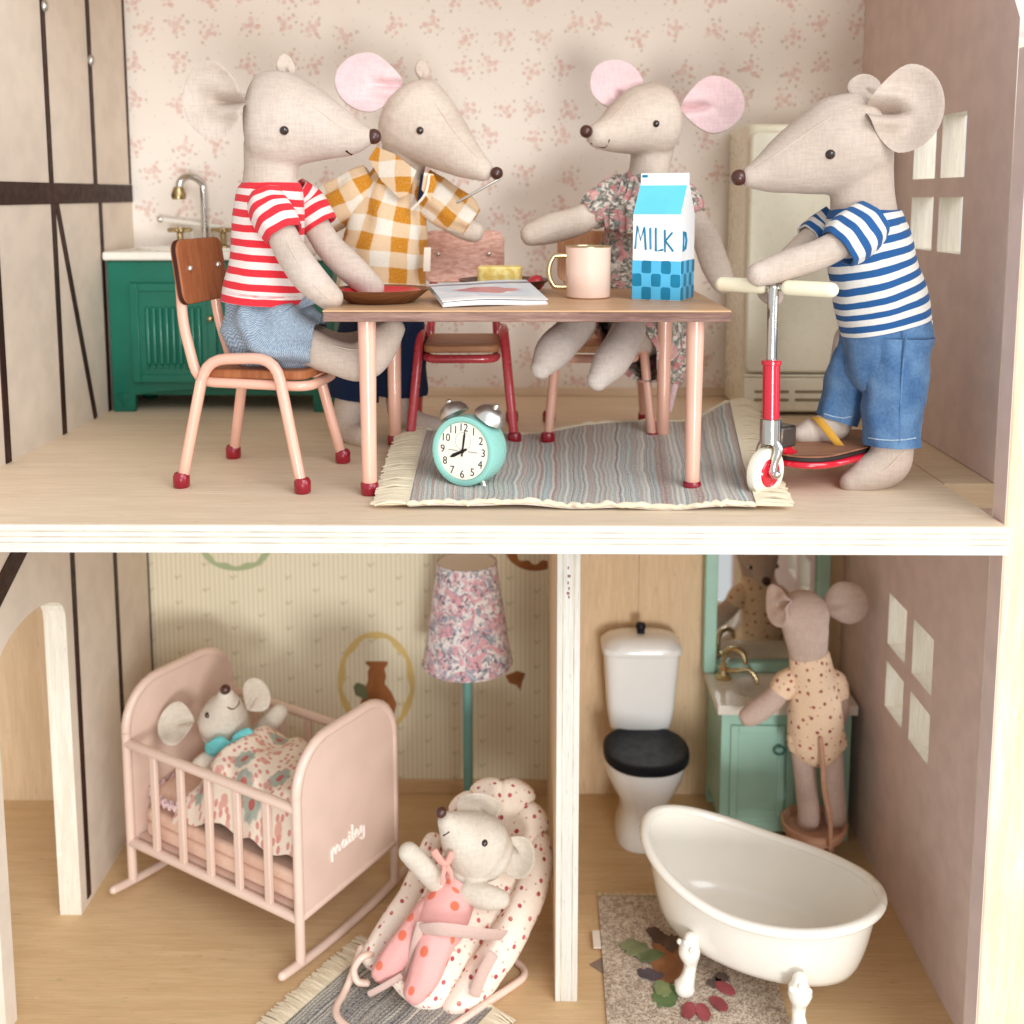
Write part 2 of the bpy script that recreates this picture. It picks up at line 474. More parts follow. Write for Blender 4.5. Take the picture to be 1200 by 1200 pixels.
# flat printed ovals on the nursery paper, with a plain round-bodied brown jug and leaves inside
def ring(cx, cz, rx, rz, w, mat, name="printed_oval", k=.012):
    mb = MB(); n = 48
    vs, fs = [], []
    for i in range(n):
        q = 2*pi*i/n; w2 = w*(1+.25*sin(9*q))
        for r in (1, 0):
            vs.append((cx+(rx-w2*(1-r))*cos(q), D-k, cz+(rz-w2*(1-r))*sin(q)))
    for i in range(n): j = (i+1) % n; fs.append([2*i, 2*j, 2*j+1, 2*i+1])
    mb.add(vs, fs); return obj(name, mb, mat, wbb, flat=True)
m_gold = paint("straw_yellow_print", C(222, 196, 130), .85, .1)
m_green_p = paint("pale_green_print", C(178, 190, 150), .85, .1)
m_rust = paint("rust_brown_print", C(158, 104, 64), .85, .1, var=.2)
m_dkgreen = paint("grey_green_print", C(116, 124, 92), .85, .1)
pc = at(441, 800, D); ring(pc.x, pc.z, 1.92, 2.65, .3, m_gold)
p2 = at(276, 640, D); ring(p2.x, p2.z, 1.75, 1.25, .28, m_green_p)
p3 = at(627, 640, D); ring(p3.x, p3.z, 1.5, 1.25, .4, m_rust)
def flat(poly, mat, name, k=.014):
    return obj(name, MB().add([(x, D-k, z) for x, z in poly], [list(range(len(poly)))]), mat, wbb, flat=True)
jug = [(pc.x+x, pc.z+z) for x, z in ((-.75, -1.7), (.85, -1.7), (1.0, -1.1), (.75, -.5), (.42, -.05), (.5, .35), (.42, .72), (.62, 1.05), (.5, 1.12), (-.5, 1.12), (-.52, 1.0), (-.3, .8), (-.42, .6), (-.42, .1), (-.66, -.5), (-.8, -1.1))]
flat(jug, m_rust, "printed_jug")
flat([(pc.x-.5, pc.z-.9), (pc.x-1.05, pc.z-.65), (pc.x-1.15, pc.z-.2), (pc.x-.95, pc.z+.02), (pc.x-.6, pc.z-.1), (pc.x-.42, pc.z-.5)], m_dkgreen, "printed_leaf", .017)
lf = at(604, 796, D)
flat([(lf.x-.5, lf.z+.2), (lf.x+.1, lf.z+.45), (lf.x+.5, lf.z+.3), (lf.x+.35, lf.z-.1), (lf.x+.25, lf.z-.6), (lf.x+.05, lf.z-.3), (lf.x-.3, lf.z-.2)], m_rust, "printed_leaf")

# left wall with painted timber strips; lower storey has an arched doorway
wl = struct(obj("wall_left_upper", MB().cube2((XL-.9, -1.0, 0.002), (XL, D-.002, 20.34)), m_taupe))
def strip(wall, a, b, w0, w1=None, k=.05):
    """painted timber strip on the left wall between (Y, Z) points a and b"""
    w1 = w1 or w0; a, b = Vector(a), Vector(b); d = (b-a).normalized(); n = Vector((-d.y, d.x))
    q = [a-n*w0/2, b-n*w1/2, b+n*w1/2, a+n*w0/2]
    M = frame((XL, 0, 0), (0, 1, 0), (0, 0, 1))
    return obj("timber_strip", MB().prism([(p.x, p.y) for p in q], M, k), m_brown, wall, bevel=.015)
strip(wl, (11.88, 9.99), (11.88, 19), .34)
strip(wl, (16.2, 9.99), (16.2, 20), .34)
strip(wl, (11.93, 9.2), (11.9, .01), .36)
strip(wl, (12.25, 9.2), (15.0, .02), .34)
strip(wl, (16.6, 9.2), (16.6, .02), .3)
strip(wl, (7.2, 9.2), (7.2, .02), .4)
strip(wl, (1.0, 9.55), (20.45, 9.62), .84, .8, .056)
strip(wl, (20.3, 10.05), (20.3, 22), .18)
for y, z in ((11.9, 16.7), (16.15, 15.2)):
    obj("screw_head", MB().ball((XL+.09, y, z), .16, .25, n=8), paint("steel_screw", C(190, 186, 178), .3, .5, .8), wl)
def arch_wall(x0, x1):
    y0, y1, zs, zt = 5.4, 11.11, -7.45, -6.0           # doorway sides, springing and crown
    arch = [(y1, -H+.002), (y1, zs)]
    for k in range(1, 16):
        q = pi*k/16; arch.append(((y0+y1)/2+(y1-y0)/2*cos(q), zs+(zt-zs)*sin(q)**.8))
    arch += [(y0, zs), (y0, -H+.002)]
    poly = [(4.6, -H+.002), (y0, -H+.002)][:1] + arch[::-1] + [(D-.002, -H+.002), (D-.002, -T-.002), (4.6, -T-.002)]
    return poly
M_l = frame((XL-.9, 0, 0), (0, 1, 0), (0, 0, 1))
wll = struct(obj("wall_left_lower", MB().prism(arch_wall(0, 0), M_l, .9), m_taupe, flat=True))
# raw cut edge lining the arch
ins = MB(); ap = arch_wall(0, 0)[1:-3]
for (ya, za), (yb, zb) in zip(ap, ap[1:]):
    ca, cb = Vector((8.25, -14)), None
    n = Vector((zb-za, -(yb-ya))).normalized()*.006
    s_ = -1 if n.dot(Vector(((ya+yb)/2-8.25, (za+zb)/2+14))) > 0 else 1
    n *= s_
    ins.add([(XL-.9, ya+n.x, za+n.y), (XL, ya+n.x, za+n.y), (XL, yb+n.x, zb+n.y), (XL-.9, yb+n.x, zb+n.y)], [[0, 1, 2, 3]])
obj("arch_edge", ins, m_cream_edge, wll, flat=True)
strip(wll, (12.0, -T-.01), (11.86, -H+.3), .36)
strip(wll, (16.35, -T-.01), (16.35, -H+.02), .34)
strip(wll, (20.4, -T-.01), (20.4, -H+.02), .12)
strip(wll, (4.7, -5.0), (9.6, -2.3), .95)
# the room seen through the arch
struct(obj("wall_side_room", MB().cube2((-40, D-.9, -H), (XL-.92, D-.1, -T-.003)), m_ply_v))

# right wall: four window openings on each storey, sloping gable end at the top
def pierced(z0, z1, yb, zb, top=None):
    """wall slab between XR and XR+.85 with a grid of holes"""
    ys = sorted({WY, D-.002, *[q for p in yb for q in p]}); zs = sorted({z0, z1, *[q for p in zb for q in p]})
    mb = MB(); hole = lambda y, z: any(a < y < b for a, b in yb) and any(a < z < b for a, b in zb)
    nz, ny = len(zs)-1, len(ys)-1
    solid = lambda j, i: 0 <= j < ny and 0 <= i < nz and not hole((ys[j]+ys[j+1])/2, (zs[i]+zs[i+1])/2)
    X0, X1 = XR, XR+.85
    edge = MB()
    for j in range(ny):
        for i in range(nz):
            if not solid(j, i): continue
            a, b, c, d = ys[j], ys[j+1], zs[i], zs[i+1]
            mb.add([(X0, a, c), (X0, b, c), (X0, b, d), (X0, a, d)], [[0, 1, 2, 3]])
            mb.add([(X1, a, c), (X1, b, c), (X1, b, d), (X1, a, d)], [[3, 2, 1, 0]])
            for dj, di, q in ((-1, 0, [(a, c), (a, d)]), (1, 0, [(b, c), (b, d)]), (0, -1, [(a, c), (b, c)]), (0, 1, [(a, d), (b, d)])):
                if not solid(j+dj, i+di):
                    (ya, za), (y2, z2) = q
                    edge.add([(X0, ya, za), (X1, ya, za), (X1, y2, z2), (X0, y2, z2)], [[0, 1, 2, 3]])
    return mb, edge
YB = [(8.42, 10.6), (11.16, 13.44)]
mb, ed = pierced(.03, 14.4, YB, [(7.39, 9.43), (10.13, 12.44)])
wr = struct(obj("wall_right_upper", mb, m_mauve, flat=True)); obj("window_reveal", ed, m_cream_edge, wr, flat=True)
gab = [(WY, 14.402), (D-.002, 14.402), (D-.002, 20.34), (WY+3.6, 20.34), (WY+.35, 15.5), (WY, 15.0)]
obj("gable_board", MB().prism(gab, frame((XR+.001, 0, 0), (0, 1, 0), (0, 0, 1)), .84), m_mauve, wr, flat=True)
mb, ed = pierced(-H+.004, -T-.004, [(9.02, 11.1), (11.88, 13.95)], [(-12.3, -10.27), (-9.5, -7.25)])
wrl = struct(obj("wall_right_lower", mb, m_mauve, flat=True)); obj("window_reveal", ed, m_cream_edge, wrl, flat=True)
# partition between bedroom and bathroom, front board of the open house door at the far right
pt = struct(obj("partition_wall", MB().cube2((1.16, 6.53, -H+.003), (2.0, D-.003, -T-.003)), m_ply_v, bevel=.04))
obj("partition_edge", MB().cube2((1.165, 6.46, -H+.003), (1.995, 6.525, -T-.004)), m_edge_v, pt, bevel=.03)
for k, z in enumerate((-3.55, -3.85, -4.1, -4.3, -4.48, -4.62)):
    obj("ink_mark", MB().box((1.56+.03*(k % 2), 6.455, z), (.05+.05*(k % 3 == 1), .012, .1)), paint("grey_red_ink", C(150, 110, 108), .8, .1), pt, flat=True)
dr = tag(obj("front_door_panel", MB().cube2((14.02, .42, -22), (30, 1.25, 13.6)), m_doorwood, bevel=.06), "pale wooden front board of the dolls house standing open along its right edge", "door panel")
obj("painted_edge", MB().cube2((13.995, .43, -22), (14.018, 1.24, 13.59)), m_mauve, dr)

struct(obj("ceiling_upper", MB().cube2((-34, 4.4, 20.35), (16.4, D+.8, 21.2)), m_ply))
for z_ in (-.2, -.36, -.53):
    obj("ply_line", MB().cube2((-34, -.0235, z_-.022), (13.9, -.0205, z_+.022)), paint("glue_line", C(198, 184, 162), .6, .2, var=.2), up, flat=True)
for x_ in (1.38, 1.78):
    obj("ply_line", MB().cube2((x_-.02, 6.4555, -H+.02), (x_+.02, 6.4585, -T-.02)), paint("glue_line", C(198, 184, 162), .6, .2, var=.2), pt, flat=True)

# ------------------------------------------------------------------ furniture paints
m_pinkm = paint("salmon_pink_enamel", C(226, 174, 152), .32, .5, coat=.3, var=.03)
m_redm = paint("raspberry_red_enamel", C(196, 66, 74), .25, .55, coat=.5, var=.05)
m_redcap = paint("dark_red_rubber", C(150, 14, 38), .3, .5, coat=.3, var=.08)
m_walnut = wood("walnut_veneer", C(172, 106, 66), C(146, 84, 50), 2, .5, 1.2)
m_darkedge = paint("dark_veneer_edge", C(64, 30, 24), .6, .2, var=.15)
m_seatwood = wood("tan_veneer", C(192, 138, 98), C(160, 108, 74), 1, .5, 1.2)
m_silver = paint("polished_steel", C(205, 202, 196), .16, .5, 1., var=.03)
m_satin = paint("satin_silver", C(226, 223, 216), .34, .5, 1., var=.05)
m_brass = paint("brass", C(206, 186, 146), .3, .5, 1., var=.08)
m_oldbrass = paint("aged_brass", C(170, 150, 110), .3, .5, 1., var=.15)

m_peach = wood("peach_veneer", C(238, 188, 148), C(224, 166, 124), 2, .5, 1.2)
def rose_plate():
    m = Mat("sawn_pink_veneer", .6, .25)
    x, y, z = m.sep(m.obj())
    n = m.noise(m.comb(x*1., y*1., z*5.), 2.2, 4., .6, .8)
    m.col(m.mix(m.ramp(n, .35, .65), C(240, 196, 178), C(206, 150, 134))); m.bump(n, .4, .03)
    return m.mat
m_sawn = rose_plate()

def make_chair(label, loc, rz, frame_m, back_m, seat_m, back_edge, cap_m):
    """tubular school chair that faces local +x"""
    t = thing("school_chair", label, "chair", loc, rz, "school chairs round the table")
    for s in (-1, 1):
        path = arc_path([(-2.02, s*2.0, .12), (-1.22, s*1.62, 4.2), (1.18, s*1.62, 4.3), (2.12, s*2.0, .12)], .75)
        l = obj("leg_frame", MB().tube(path, .185, 12), frame_m, t)
        for x in (-2.03, 2.13):
            obj("foot_cap", MB().lathe([(0, 0), (.22, 0), (.27, .06), (.27, .38), (.22, .48), (.17, .5), (0, .5)], Matrix.Translation((x, s*2.005, 0)), 16), cap_m, l)
    sf = [(-2.25, 1.15, 7.4), (-2.12, 1.3, 5.3), (-1.62, 1.4, 3.42), (2.15, 1.3, 3.34), (2.15, -1.3, 3.34), (-1.62, -1.4, 3.42), (-2.12, -1.3, 5.3), (-2.25, -1.15, 7.4)]
    obj("seat_frame", MB().tube(arc_path(sf, .55), .17, 12), frame_m, t)
    # gently dished seat board with rounded corners
    M = frame((0.28, 0, 3.56), (1, 0, 0), (0, 1, 0))
    obj("seat", MB().prism(rrect(3.7, 2.9, .45), M, .3), seat_m, t, bevel=.06)
    R = Euler((0, radians(-7), 0)).to_matrix()
    Mb = Matrix.Translation((-2.2, 0, 6.98)) @ R.to_4x4() @ frame((0, 0, 0), (0, 1, 0), (0, 0, 1))
    b = obj("backrest", MB().prism(rrect(3.35, 2.12, .4), Mb, .26), back_m, t, bevel=.04)
    obj("edge_band", MB().prism(rrect(3.37, 2.14, .41), Mb @ Matrix.Translation((0, 0, .05)), .15), back_edge, b, bevel=.02)
    for y in (-1.05, 1.05):
        for xx in (-.02, .28):
            obj("rivet", MB().ball(Mb @ Vector((y, .1, xx)), .11, .11, n=8), m_satin, b)
    return t
make_chair("pink school chair with dark wooden back, the striped red mouse sits on it", (-8.9, 5.72, 0), radians(-9), m_pinkm, m_walnut, m_walnut, m_darkedge, m_redcap)
make_chair("empty red school chair with pale pink sawn wooden back behind the table", (-2.45, 12.3, 0), radians(-88), m_redm, m_sawn, m_seatwood, m_seatwood, m_redcap)
make_chair("pink school chair under the mouse in the flowered dress", (2.98, 12.35, 0), radians(-92), m_pinkm, m_peach, m_peach, m_peach, m_redcap)

# table
ZT = 5.98
tb = thing("dining_table", "low table with brown wooden top and salmon pink legs", "table", (.2, 6.8, 0))
m_top = wood("table_veneer", C(210, 170, 132), C(192, 150, 112), 0, .4, .8)
m_topedge = wood("sawn_edge", C(164, 130, 116), C(112, 82, 74), 0, .8, 2.5)
tp = obj("tabletop", MB().cube2((-6.2, 2.62, ZT-.06), (6.33, 10.75, ZT)), m_top, tb, world=True, bevel=.02)
obj("tabletop_edge", MB().cube2((-6.19, 2.63, ZT-.36), (6.32, 10.74, ZT-.062)), m_topedge, tp and tb, world=True, bevel=.03)
for x, y in ((-4.93, 3.25), (5.37, 3.45), (-4.93, 10.05), (5.3, 10.2)):
    lg = obj("leg", MB().loft([(x, y, .1), (x, y, 3), (x, y, ZT-.36)], [.235, .26, .29], seg=16, sub=1, cap=(True, False), hem=0, capk=.2), m_pinkm, tb, world=True)
    obj("foot_cap", MB().lathe([(0, 0), (.24, 0), (.29, .06), (.29, .36), (.25, .42), (0, .42)], Matrix.Translation((x, y, 0)), 16), m_redcap, lg, world=True)

# ------------------------------------------------------------------ on the table
def plate(label, c, r, mat, inner, zoff=0.):
    t = thing("plate", label, "plate", (c[0], c[1], ZT))
    obj("dish", MB().lathe([(0, .0), (r*.62, .0), (r*.7, .05), (r*.97, .4), (r, .46), (r*.96, .46), (r*.68, .12), (r*.6, .1), (0, .1)], seg=40), mat, t)
    return t
m_wplate = wood("turned_walnut", C(150, 98, 58), C(112, 68, 40), 0, .45, 1.)
m_jam = paint("red_jam", C(196, 40, 52), .35, .5, coat=.3, var=.15)
m_dplate = paint("dark_metal_plate", C(96, 58, 42), .4, .4, .3, var=.1)
pl = plate("brown wooden plate with red centre under the striped mouse's hand", (-4.75, 5.3), 1.62, m_wplate, m_jam)
obj("red_centre", MB().lathe([(0, .15), (.9, .15), (1.2, .22), (1.35, .38), (1.3, .42), (1.1, .26), (0, .21)], seg=36), m_jam, pl)
plate("dark brown plate carrying the yellow cheese", (-.75, 9.3), 1.68, m_dplate, None)
m_cheese = Mat("yellow_cheese", .6, .25); _o = m_cheese.obj()
m_cheese.col(m_cheese.mix(m_cheese.ramp(m_cheese.noise(_o, 3.5, 4.), .35, .65), C(246, 226, 150), C(226, 192, 100))); m_cheese.bump(m_cheese.noise(_o, 6., 4.), .5, .05)
ch = MB(); M = frame((-.9, 9.3, ZT+.12), (1, -.12, 0), (.12, 1, 0))
ch.prism(rrect(1.6, 1.0, .24), M, .82)
tag(obj("cheese", ch, m_cheese.mat, origin=(-.9, 9.3, ZT+.12), bevel=.07, bseg=3), "yellow block of cheese on the dark plate", "cheese")
st = thing("strawberry", "dark red berry lying beside the cheese on its plate", "berry", (.38, 9.2, ZT+.2))
obj("fruit", MB().lathe([(0, -.32), (.14, -.28), (.27, -.06), (.29, .14), (.2, .27), (0, .3)], Euler((0, radians(75), .3)).to_matrix().to_4x4() @ Matrix.Identity(4), 18), m_jam, st)
obj("calyx", MB().lathe([(0, .3), (.2, .3), (.22, .27), (0, .26)], Euler((0, radians(75), .3)).to_matrix().to_4x4(), 10), m_dkgreen, st)
for ch_ in st.children: ch_.location.z = .12*S

def magazine():
    t = thing("magazine", "folded glossy magazine with pink and blue picture near the table edge", "magazine", (-1.2, 5.2, ZT))
    def page_mat():
        m = Mat("printed_cover", .35, .4, coat=.2); u, v, _ = m.sep(m.uv()); p = m.uv()
        w = m.noise(p, 2.0, 3.)
        d = ((u-.52)*(u-.52)*1. + (v-.5+(w-.5)*.35)*(v-.5+(w-.5)*.35)*7.).sqrt()
        c = m.mix(m.ramp(m.noise(p, 3.5, 3.), .35, .65), C(196, 208, 222), C(226, 230, 234))
        c = m.mix(m.ramp(d+(m.noise(p, 2.6, 3.)-.5)*.5, .3, .4, 1., 0.), c, m.mix(m.noise(p, 5., 3.), C(226, 130, 122), C(150, 84, 112)))
        c = m.mix(m.ramp((v-.86+(w-.5)*.1).abs(), .02, .06, 1., 0.), c, C(98, 96, 120))
        c = m.mix(v.lt(.13), c, C(240, 240, 240))
        m.col(c); return m.mat
    c00, c10, c11, c01 = Vector((-2.55, 3.35, 0)), Vector((.75, 4.5, 0)), Vector((.05, 8.0, 0)), Vector((-3.25, 6.3, 0))
    def surf(h0, amp, s):
        def f(u, v):
            p = c00*(1-u)*(1-v) + c10*u*(1-v) + c11*u*v + c01*(1-u)*v
            mid = (c00+c10+c11+c01)/4; p = mid + (p-mid)*s
            return (p.x, p.y, ZT + h0 + .3*v + amp*sin(pi*u)*(.3+.3*v) + .03*sin(5*u+3*v) + .055)
        return f
    white = paint("white_paper", C(238, 238, 240), .6, .2, var=.02)
    for k in range(4):
        obj("page", MB().sheet(surf(.032*k, .025*k, 1-.012*k+.02*(k % 2)), 12, 6, thick=.035), white, t, world=True, angle=60)
    obj("cover", MB().sheet(surf(.15, .1, 1.01), 16, 10, thick=.025), page_mat(), t, world=True, angle=60)
magazine()

mg = thing("mug", "pale pink enamel mug with gold rim and handle beside the milk", "mug", (2.2, 6.9, ZT))
m_mug = paint("pale_pink_enamel", C(242, 210, 192), .22, .5, coat=.5, var=.02)
obj("cup", MB().lathe([(0, 0), (.68, 0), (.75, .05), (.77, .15), (.775, 1.72), (.79, 1.76), (.74, 1.76), (.72, 1.7), (.71, .2), (0, .15)], seg=40), m_mug, mg)
obj("rim", MB().lathe([(.775, 1.745), (.792, 1.75), (.795, 1.775), (.775, 1.79), (.745, 1.785), (.738, 1.76)], seg=40), m_brass, mg)
hp = [(-.74*cos(.3), -.1, 1.45)]
for k in range(11):
    q = radians(60 - 120*k/10); hp.append((-.92-.42*cos(q)*1.05, -.12, .92+.62*sin(q)))
hp.append((-.74, -.1, .38))
obj("handle", MB().loft(hp, .085, .085, 10, 2), m_brass, mg)

def milk():
    rz = radians(-24)
    t = thing("milk_carton", "tall blue and white milk carton with a checked foot", "milk carton", (4.75, 6.6, ZT), rz)
    W2, Dp, h1, h2, h3 = .84, .84, 2.85, 3.95, 4.25
    prof = [(-W2, -Dp), (W2, -Dp), (W2, Dp), (-W2, Dp)]
    white = paint("white_gloss_card", C(246, 247, 248), .4, .4, var=.02)
    bd = MB()
    v = [(x, y, 0) for x, y in prof] + [(x, y, h1) for x, y in prof] + [(-W2, -.06, h2), (W2, -.06, h2), (W2, .06, h2), (-W2, .06, h2)] + [(-W2, -.06, h3), (W2, -.06, h3), (W2, .06, h3), (-W2, .06, h3)]
    f = [(3, 2, 1, 0)]
    for b in (0, 4, 8):
        for k in range(4): f.append((b+k, b+(k+1) % 4, b+4+(k+1) % 4, b+4+k))
    f.append((12, 13, 14, 15)); bd.add(v, f)
    # fold-ins on the gable sides
    body = obj("carton", bd, white, t, bevel=.03, angle=20)
    sky = paint("sky_blue_print", C(104, 204, 242), .4, .4, var=.04); mid = paint("mid_blue_print", C(86, 184, 226), .4, .4, var=.05); teal = paint("teal_print", C(14, 122, 160), .4, .4, var=.12)
    k = .006
    n = Vector((0, -(h2-h1), -(Dp-.06))).normalized()*-1
    n = Vector((0, -(h2-h1), (Dp-.06))).normalized()*k*1.5
    obj("roof_print", MB().add([Vector((-W2+.02, -Dp, h1+.03))+n, Vector((W2-.02, -Dp, h1+.03))+n, Vector((W2-.02, -.06, h2-.02))+n, Vector((-W2+.02, -.06, h2-.02))+n], [(0, 1, 2, 3)]), sky, body, flat=True)
    obj("base_print", MB().prism([(-W2-k, -Dp-k), (W2+k, -Dp-k), (W2+k, Dp+k), (-W2-k, Dp+k)], frame((0, 0, .02), (1, 0, 0), (0, 1, 0)), 1.32), mid, body, bevel=.02)
    chk = MB(); rr = random.Random(3)
    cw, chh = 2*W2/5, 1.32/3
    for side in range(2):
        for i in range(5):
            for j in range(3):
                if (i+j) % 2 == (1 if side == 0 else 0):
                    cx, cz = -W2+cw*(i+.5), .02+chh*(j+.5)
                    pts = [(cx+x*(1+rr.uniform(-.05, .05)), cz+y*(1+rr.uniform(-.05, .05))) for x, y in rrect(cw*.98, chh*.98, .07, 3)]
                    fr = frame((0, -Dp-2*k, 0), (1, 0, 0), (0, 0, 1)) if side == 0 else frame((W2+2*k, 0, 0), (0, 1, 0), (0, 0, 1))
                    chk.add([fr @ Vector((x, y, 0)) for x, y in pts], [list(range(len(pts)))])
    obj("check_print", chk, teal, body, flat=True)
    def strokes(lines, fr, r=.05):
        q = MB()
        for ln in lines: q.tube([fr @ Vector((x, y, 0)) for x, y in ln], r, 6)
        return q
    L = [[(-.74, 1.75), (-.67, 2.5), (-.55, 2.0), (-.43, 2.45), (-.37, 1.72)], [(-.22, 2.4), (-.2, 1.74)], [(-.03, 2.4), (-.02, 1.66), (.2, 1.7)], [(.28, 2.34), (.3, 1.66)], [(.52, 2.26), (.31, 2.0), (.56, 1.68)]]
    obj("milk_lettering", strokes(L, frame((0, -Dp, .0), (1, 0, 0), (0, 0, 1)), .04), teal, body)
    L = [[(-.62, 1.7), (-.62, 2.3), (-.4, 2.25), (-.28, 2.0), (-.4, 1.74), (-.62, 1.7)]]
    obj("side_lettering", strokes(L, frame((W2, 0, 0), (0, 1, 0), (0, 0, 1)), .06), teal, body)
    obj("corner_mark", MB().prism(rrect(.2, .09, .03), frame((-W2+.16, -.06, h3-.1), (1, 0, 0), (0, 0, 1)), .012), teal, body, flat=True)
milk()

# ------------------------------------------------------------------ alarm clock
def clock():
    t = thing("alarm_clock", "mint green twin-bell alarm clock showing eight on the striped rug", "clock", (-1.93, 3.35, .15)); t.scale = (.95, .95, .95)
    yaw = radians(-27)
    tilt = radians(4)
    Mc = Matrix.Translation((0, 0, 1.32)) @ Euler((radians(90)-tilt, 0, yaw)).to_matrix().to_4x4()   # +z of this frame points out of the dial
    m_mint = paint("mint_enamel", C(142, 200, 188), .28, .5, coat=.4, var=.03)
    R = 1.2
    body = obj("case", MB().lathe([(0, -1.15), (R*.7, -1.12), (R*.94, -.95), (R, -.6), (R*.985, .02), (R*.97, .1), (R*.9, .13), (R*.83, .1), (R*.81, .03), (0, .03)], Mc, 48), m_mint, t)
    m_dial = paint("cream_dial", C(246, 238, 222), .6, .2, var=.02)
    m_ink = paint("black_ink", C(34, 30, 30), .6, .2, var=.05)
    d = obj("dial", MB().lathe([(0, .05), (R*.805, .05), (R*.805, .036), (0, .036)], Mc, 48), m_dial, body)
    for h in range(1, 13):
        a = radians(90-30*h); p = (R*.655*cos(a), R*.655*sin(a))
        obj("numeral", text_mb(str(h), .37, Mc @ Matrix.Translation((p[0], p[1], .053))), m_ink, d, flat=True)
    obj("dial_ring", MB().loft([Mc @ Vector((.3*cos(2*pi*k/28), .33+.3*sin(2*pi*k/28), .052)) for k in range(29)], .008, seg=5, sub=1, cap=(False, False), hem=0), paint("grey_print", C(170, 160, 150), .8, .1), d, flat=True)
    for x in (-.38, .38):
        dl = MB(); dl.prism([(x-.18,-.018),(x+.18,-.018),(x+.18,.018),(x-.18,.018)], Mc @ Matrix.Translation((0,0,.052)), .005); obj("dial_line", dl, bpy.data.materials["grey_print"], d, flat=True)
    def hand(a, L, w, w2):
        d_, n_ = Vector((cos(a), sin(a), 0)), Vector((-sin(a), cos(a), 0))
        pts = [-d_*.18 - n_*w2, -d_*.18 + n_*w2, d_*L*.72 + n_*w, d_*L, d_*L*.72 - n_*w]
        mb = MB(); zo = Vector((0, 0, .075))
        mb.prism([(p.x, p.y) for p in pts][::-1], Mc @ Matrix.Translation((0, 0, .07)), .015)
        return mb
    obj("minute_hand", hand(radians(84), .72, .035, .025), m_ink, t, flat=True)
    obj("hour_hand", hand(radians(207), .55, .06, .035), m_ink, t, flat=True)
    obj("hub", MB().lathe([(0, .115), (.06, .11), (.07, .07)], Mc, 14), m_ink, t)
    for s in (-1, 1):
        a = radians(90 - 31*s); c = Vector((R*1.12*cos(a), R*1.12*sin(a), -.5)); dirv = Vector((cos(a), sin(a), 0))
        Mb = Mc @ frame(c, (-dirv.y, dirv.x, 0), (0, 0, 1))
        b = obj("bell", MB().lathe([(0, .40), (.2, .385), (.4, .28), (.52, .1), (.56, -.05), (.52, -.06), (.46, .08), (0, .2)], Mb, 28), m_satin, t)
        obj("bell_nut", MB().ball(Mb @ Vector((0, 0, .44)), .1, n=8), m_satin, b)
        a = radians(-90 + 26*s); d2 = Vector((cos(a), sin(a), 0))
        obj("leg", MB().loft([Mc @ (d2*(R*.97)+Vector((0, 0, -.45))), Mc @ (d2*(R*1.22)+Vector((0, 0, -.4)))], [.13, .11], seg=12, sub=1), m_satin, t)
clock()

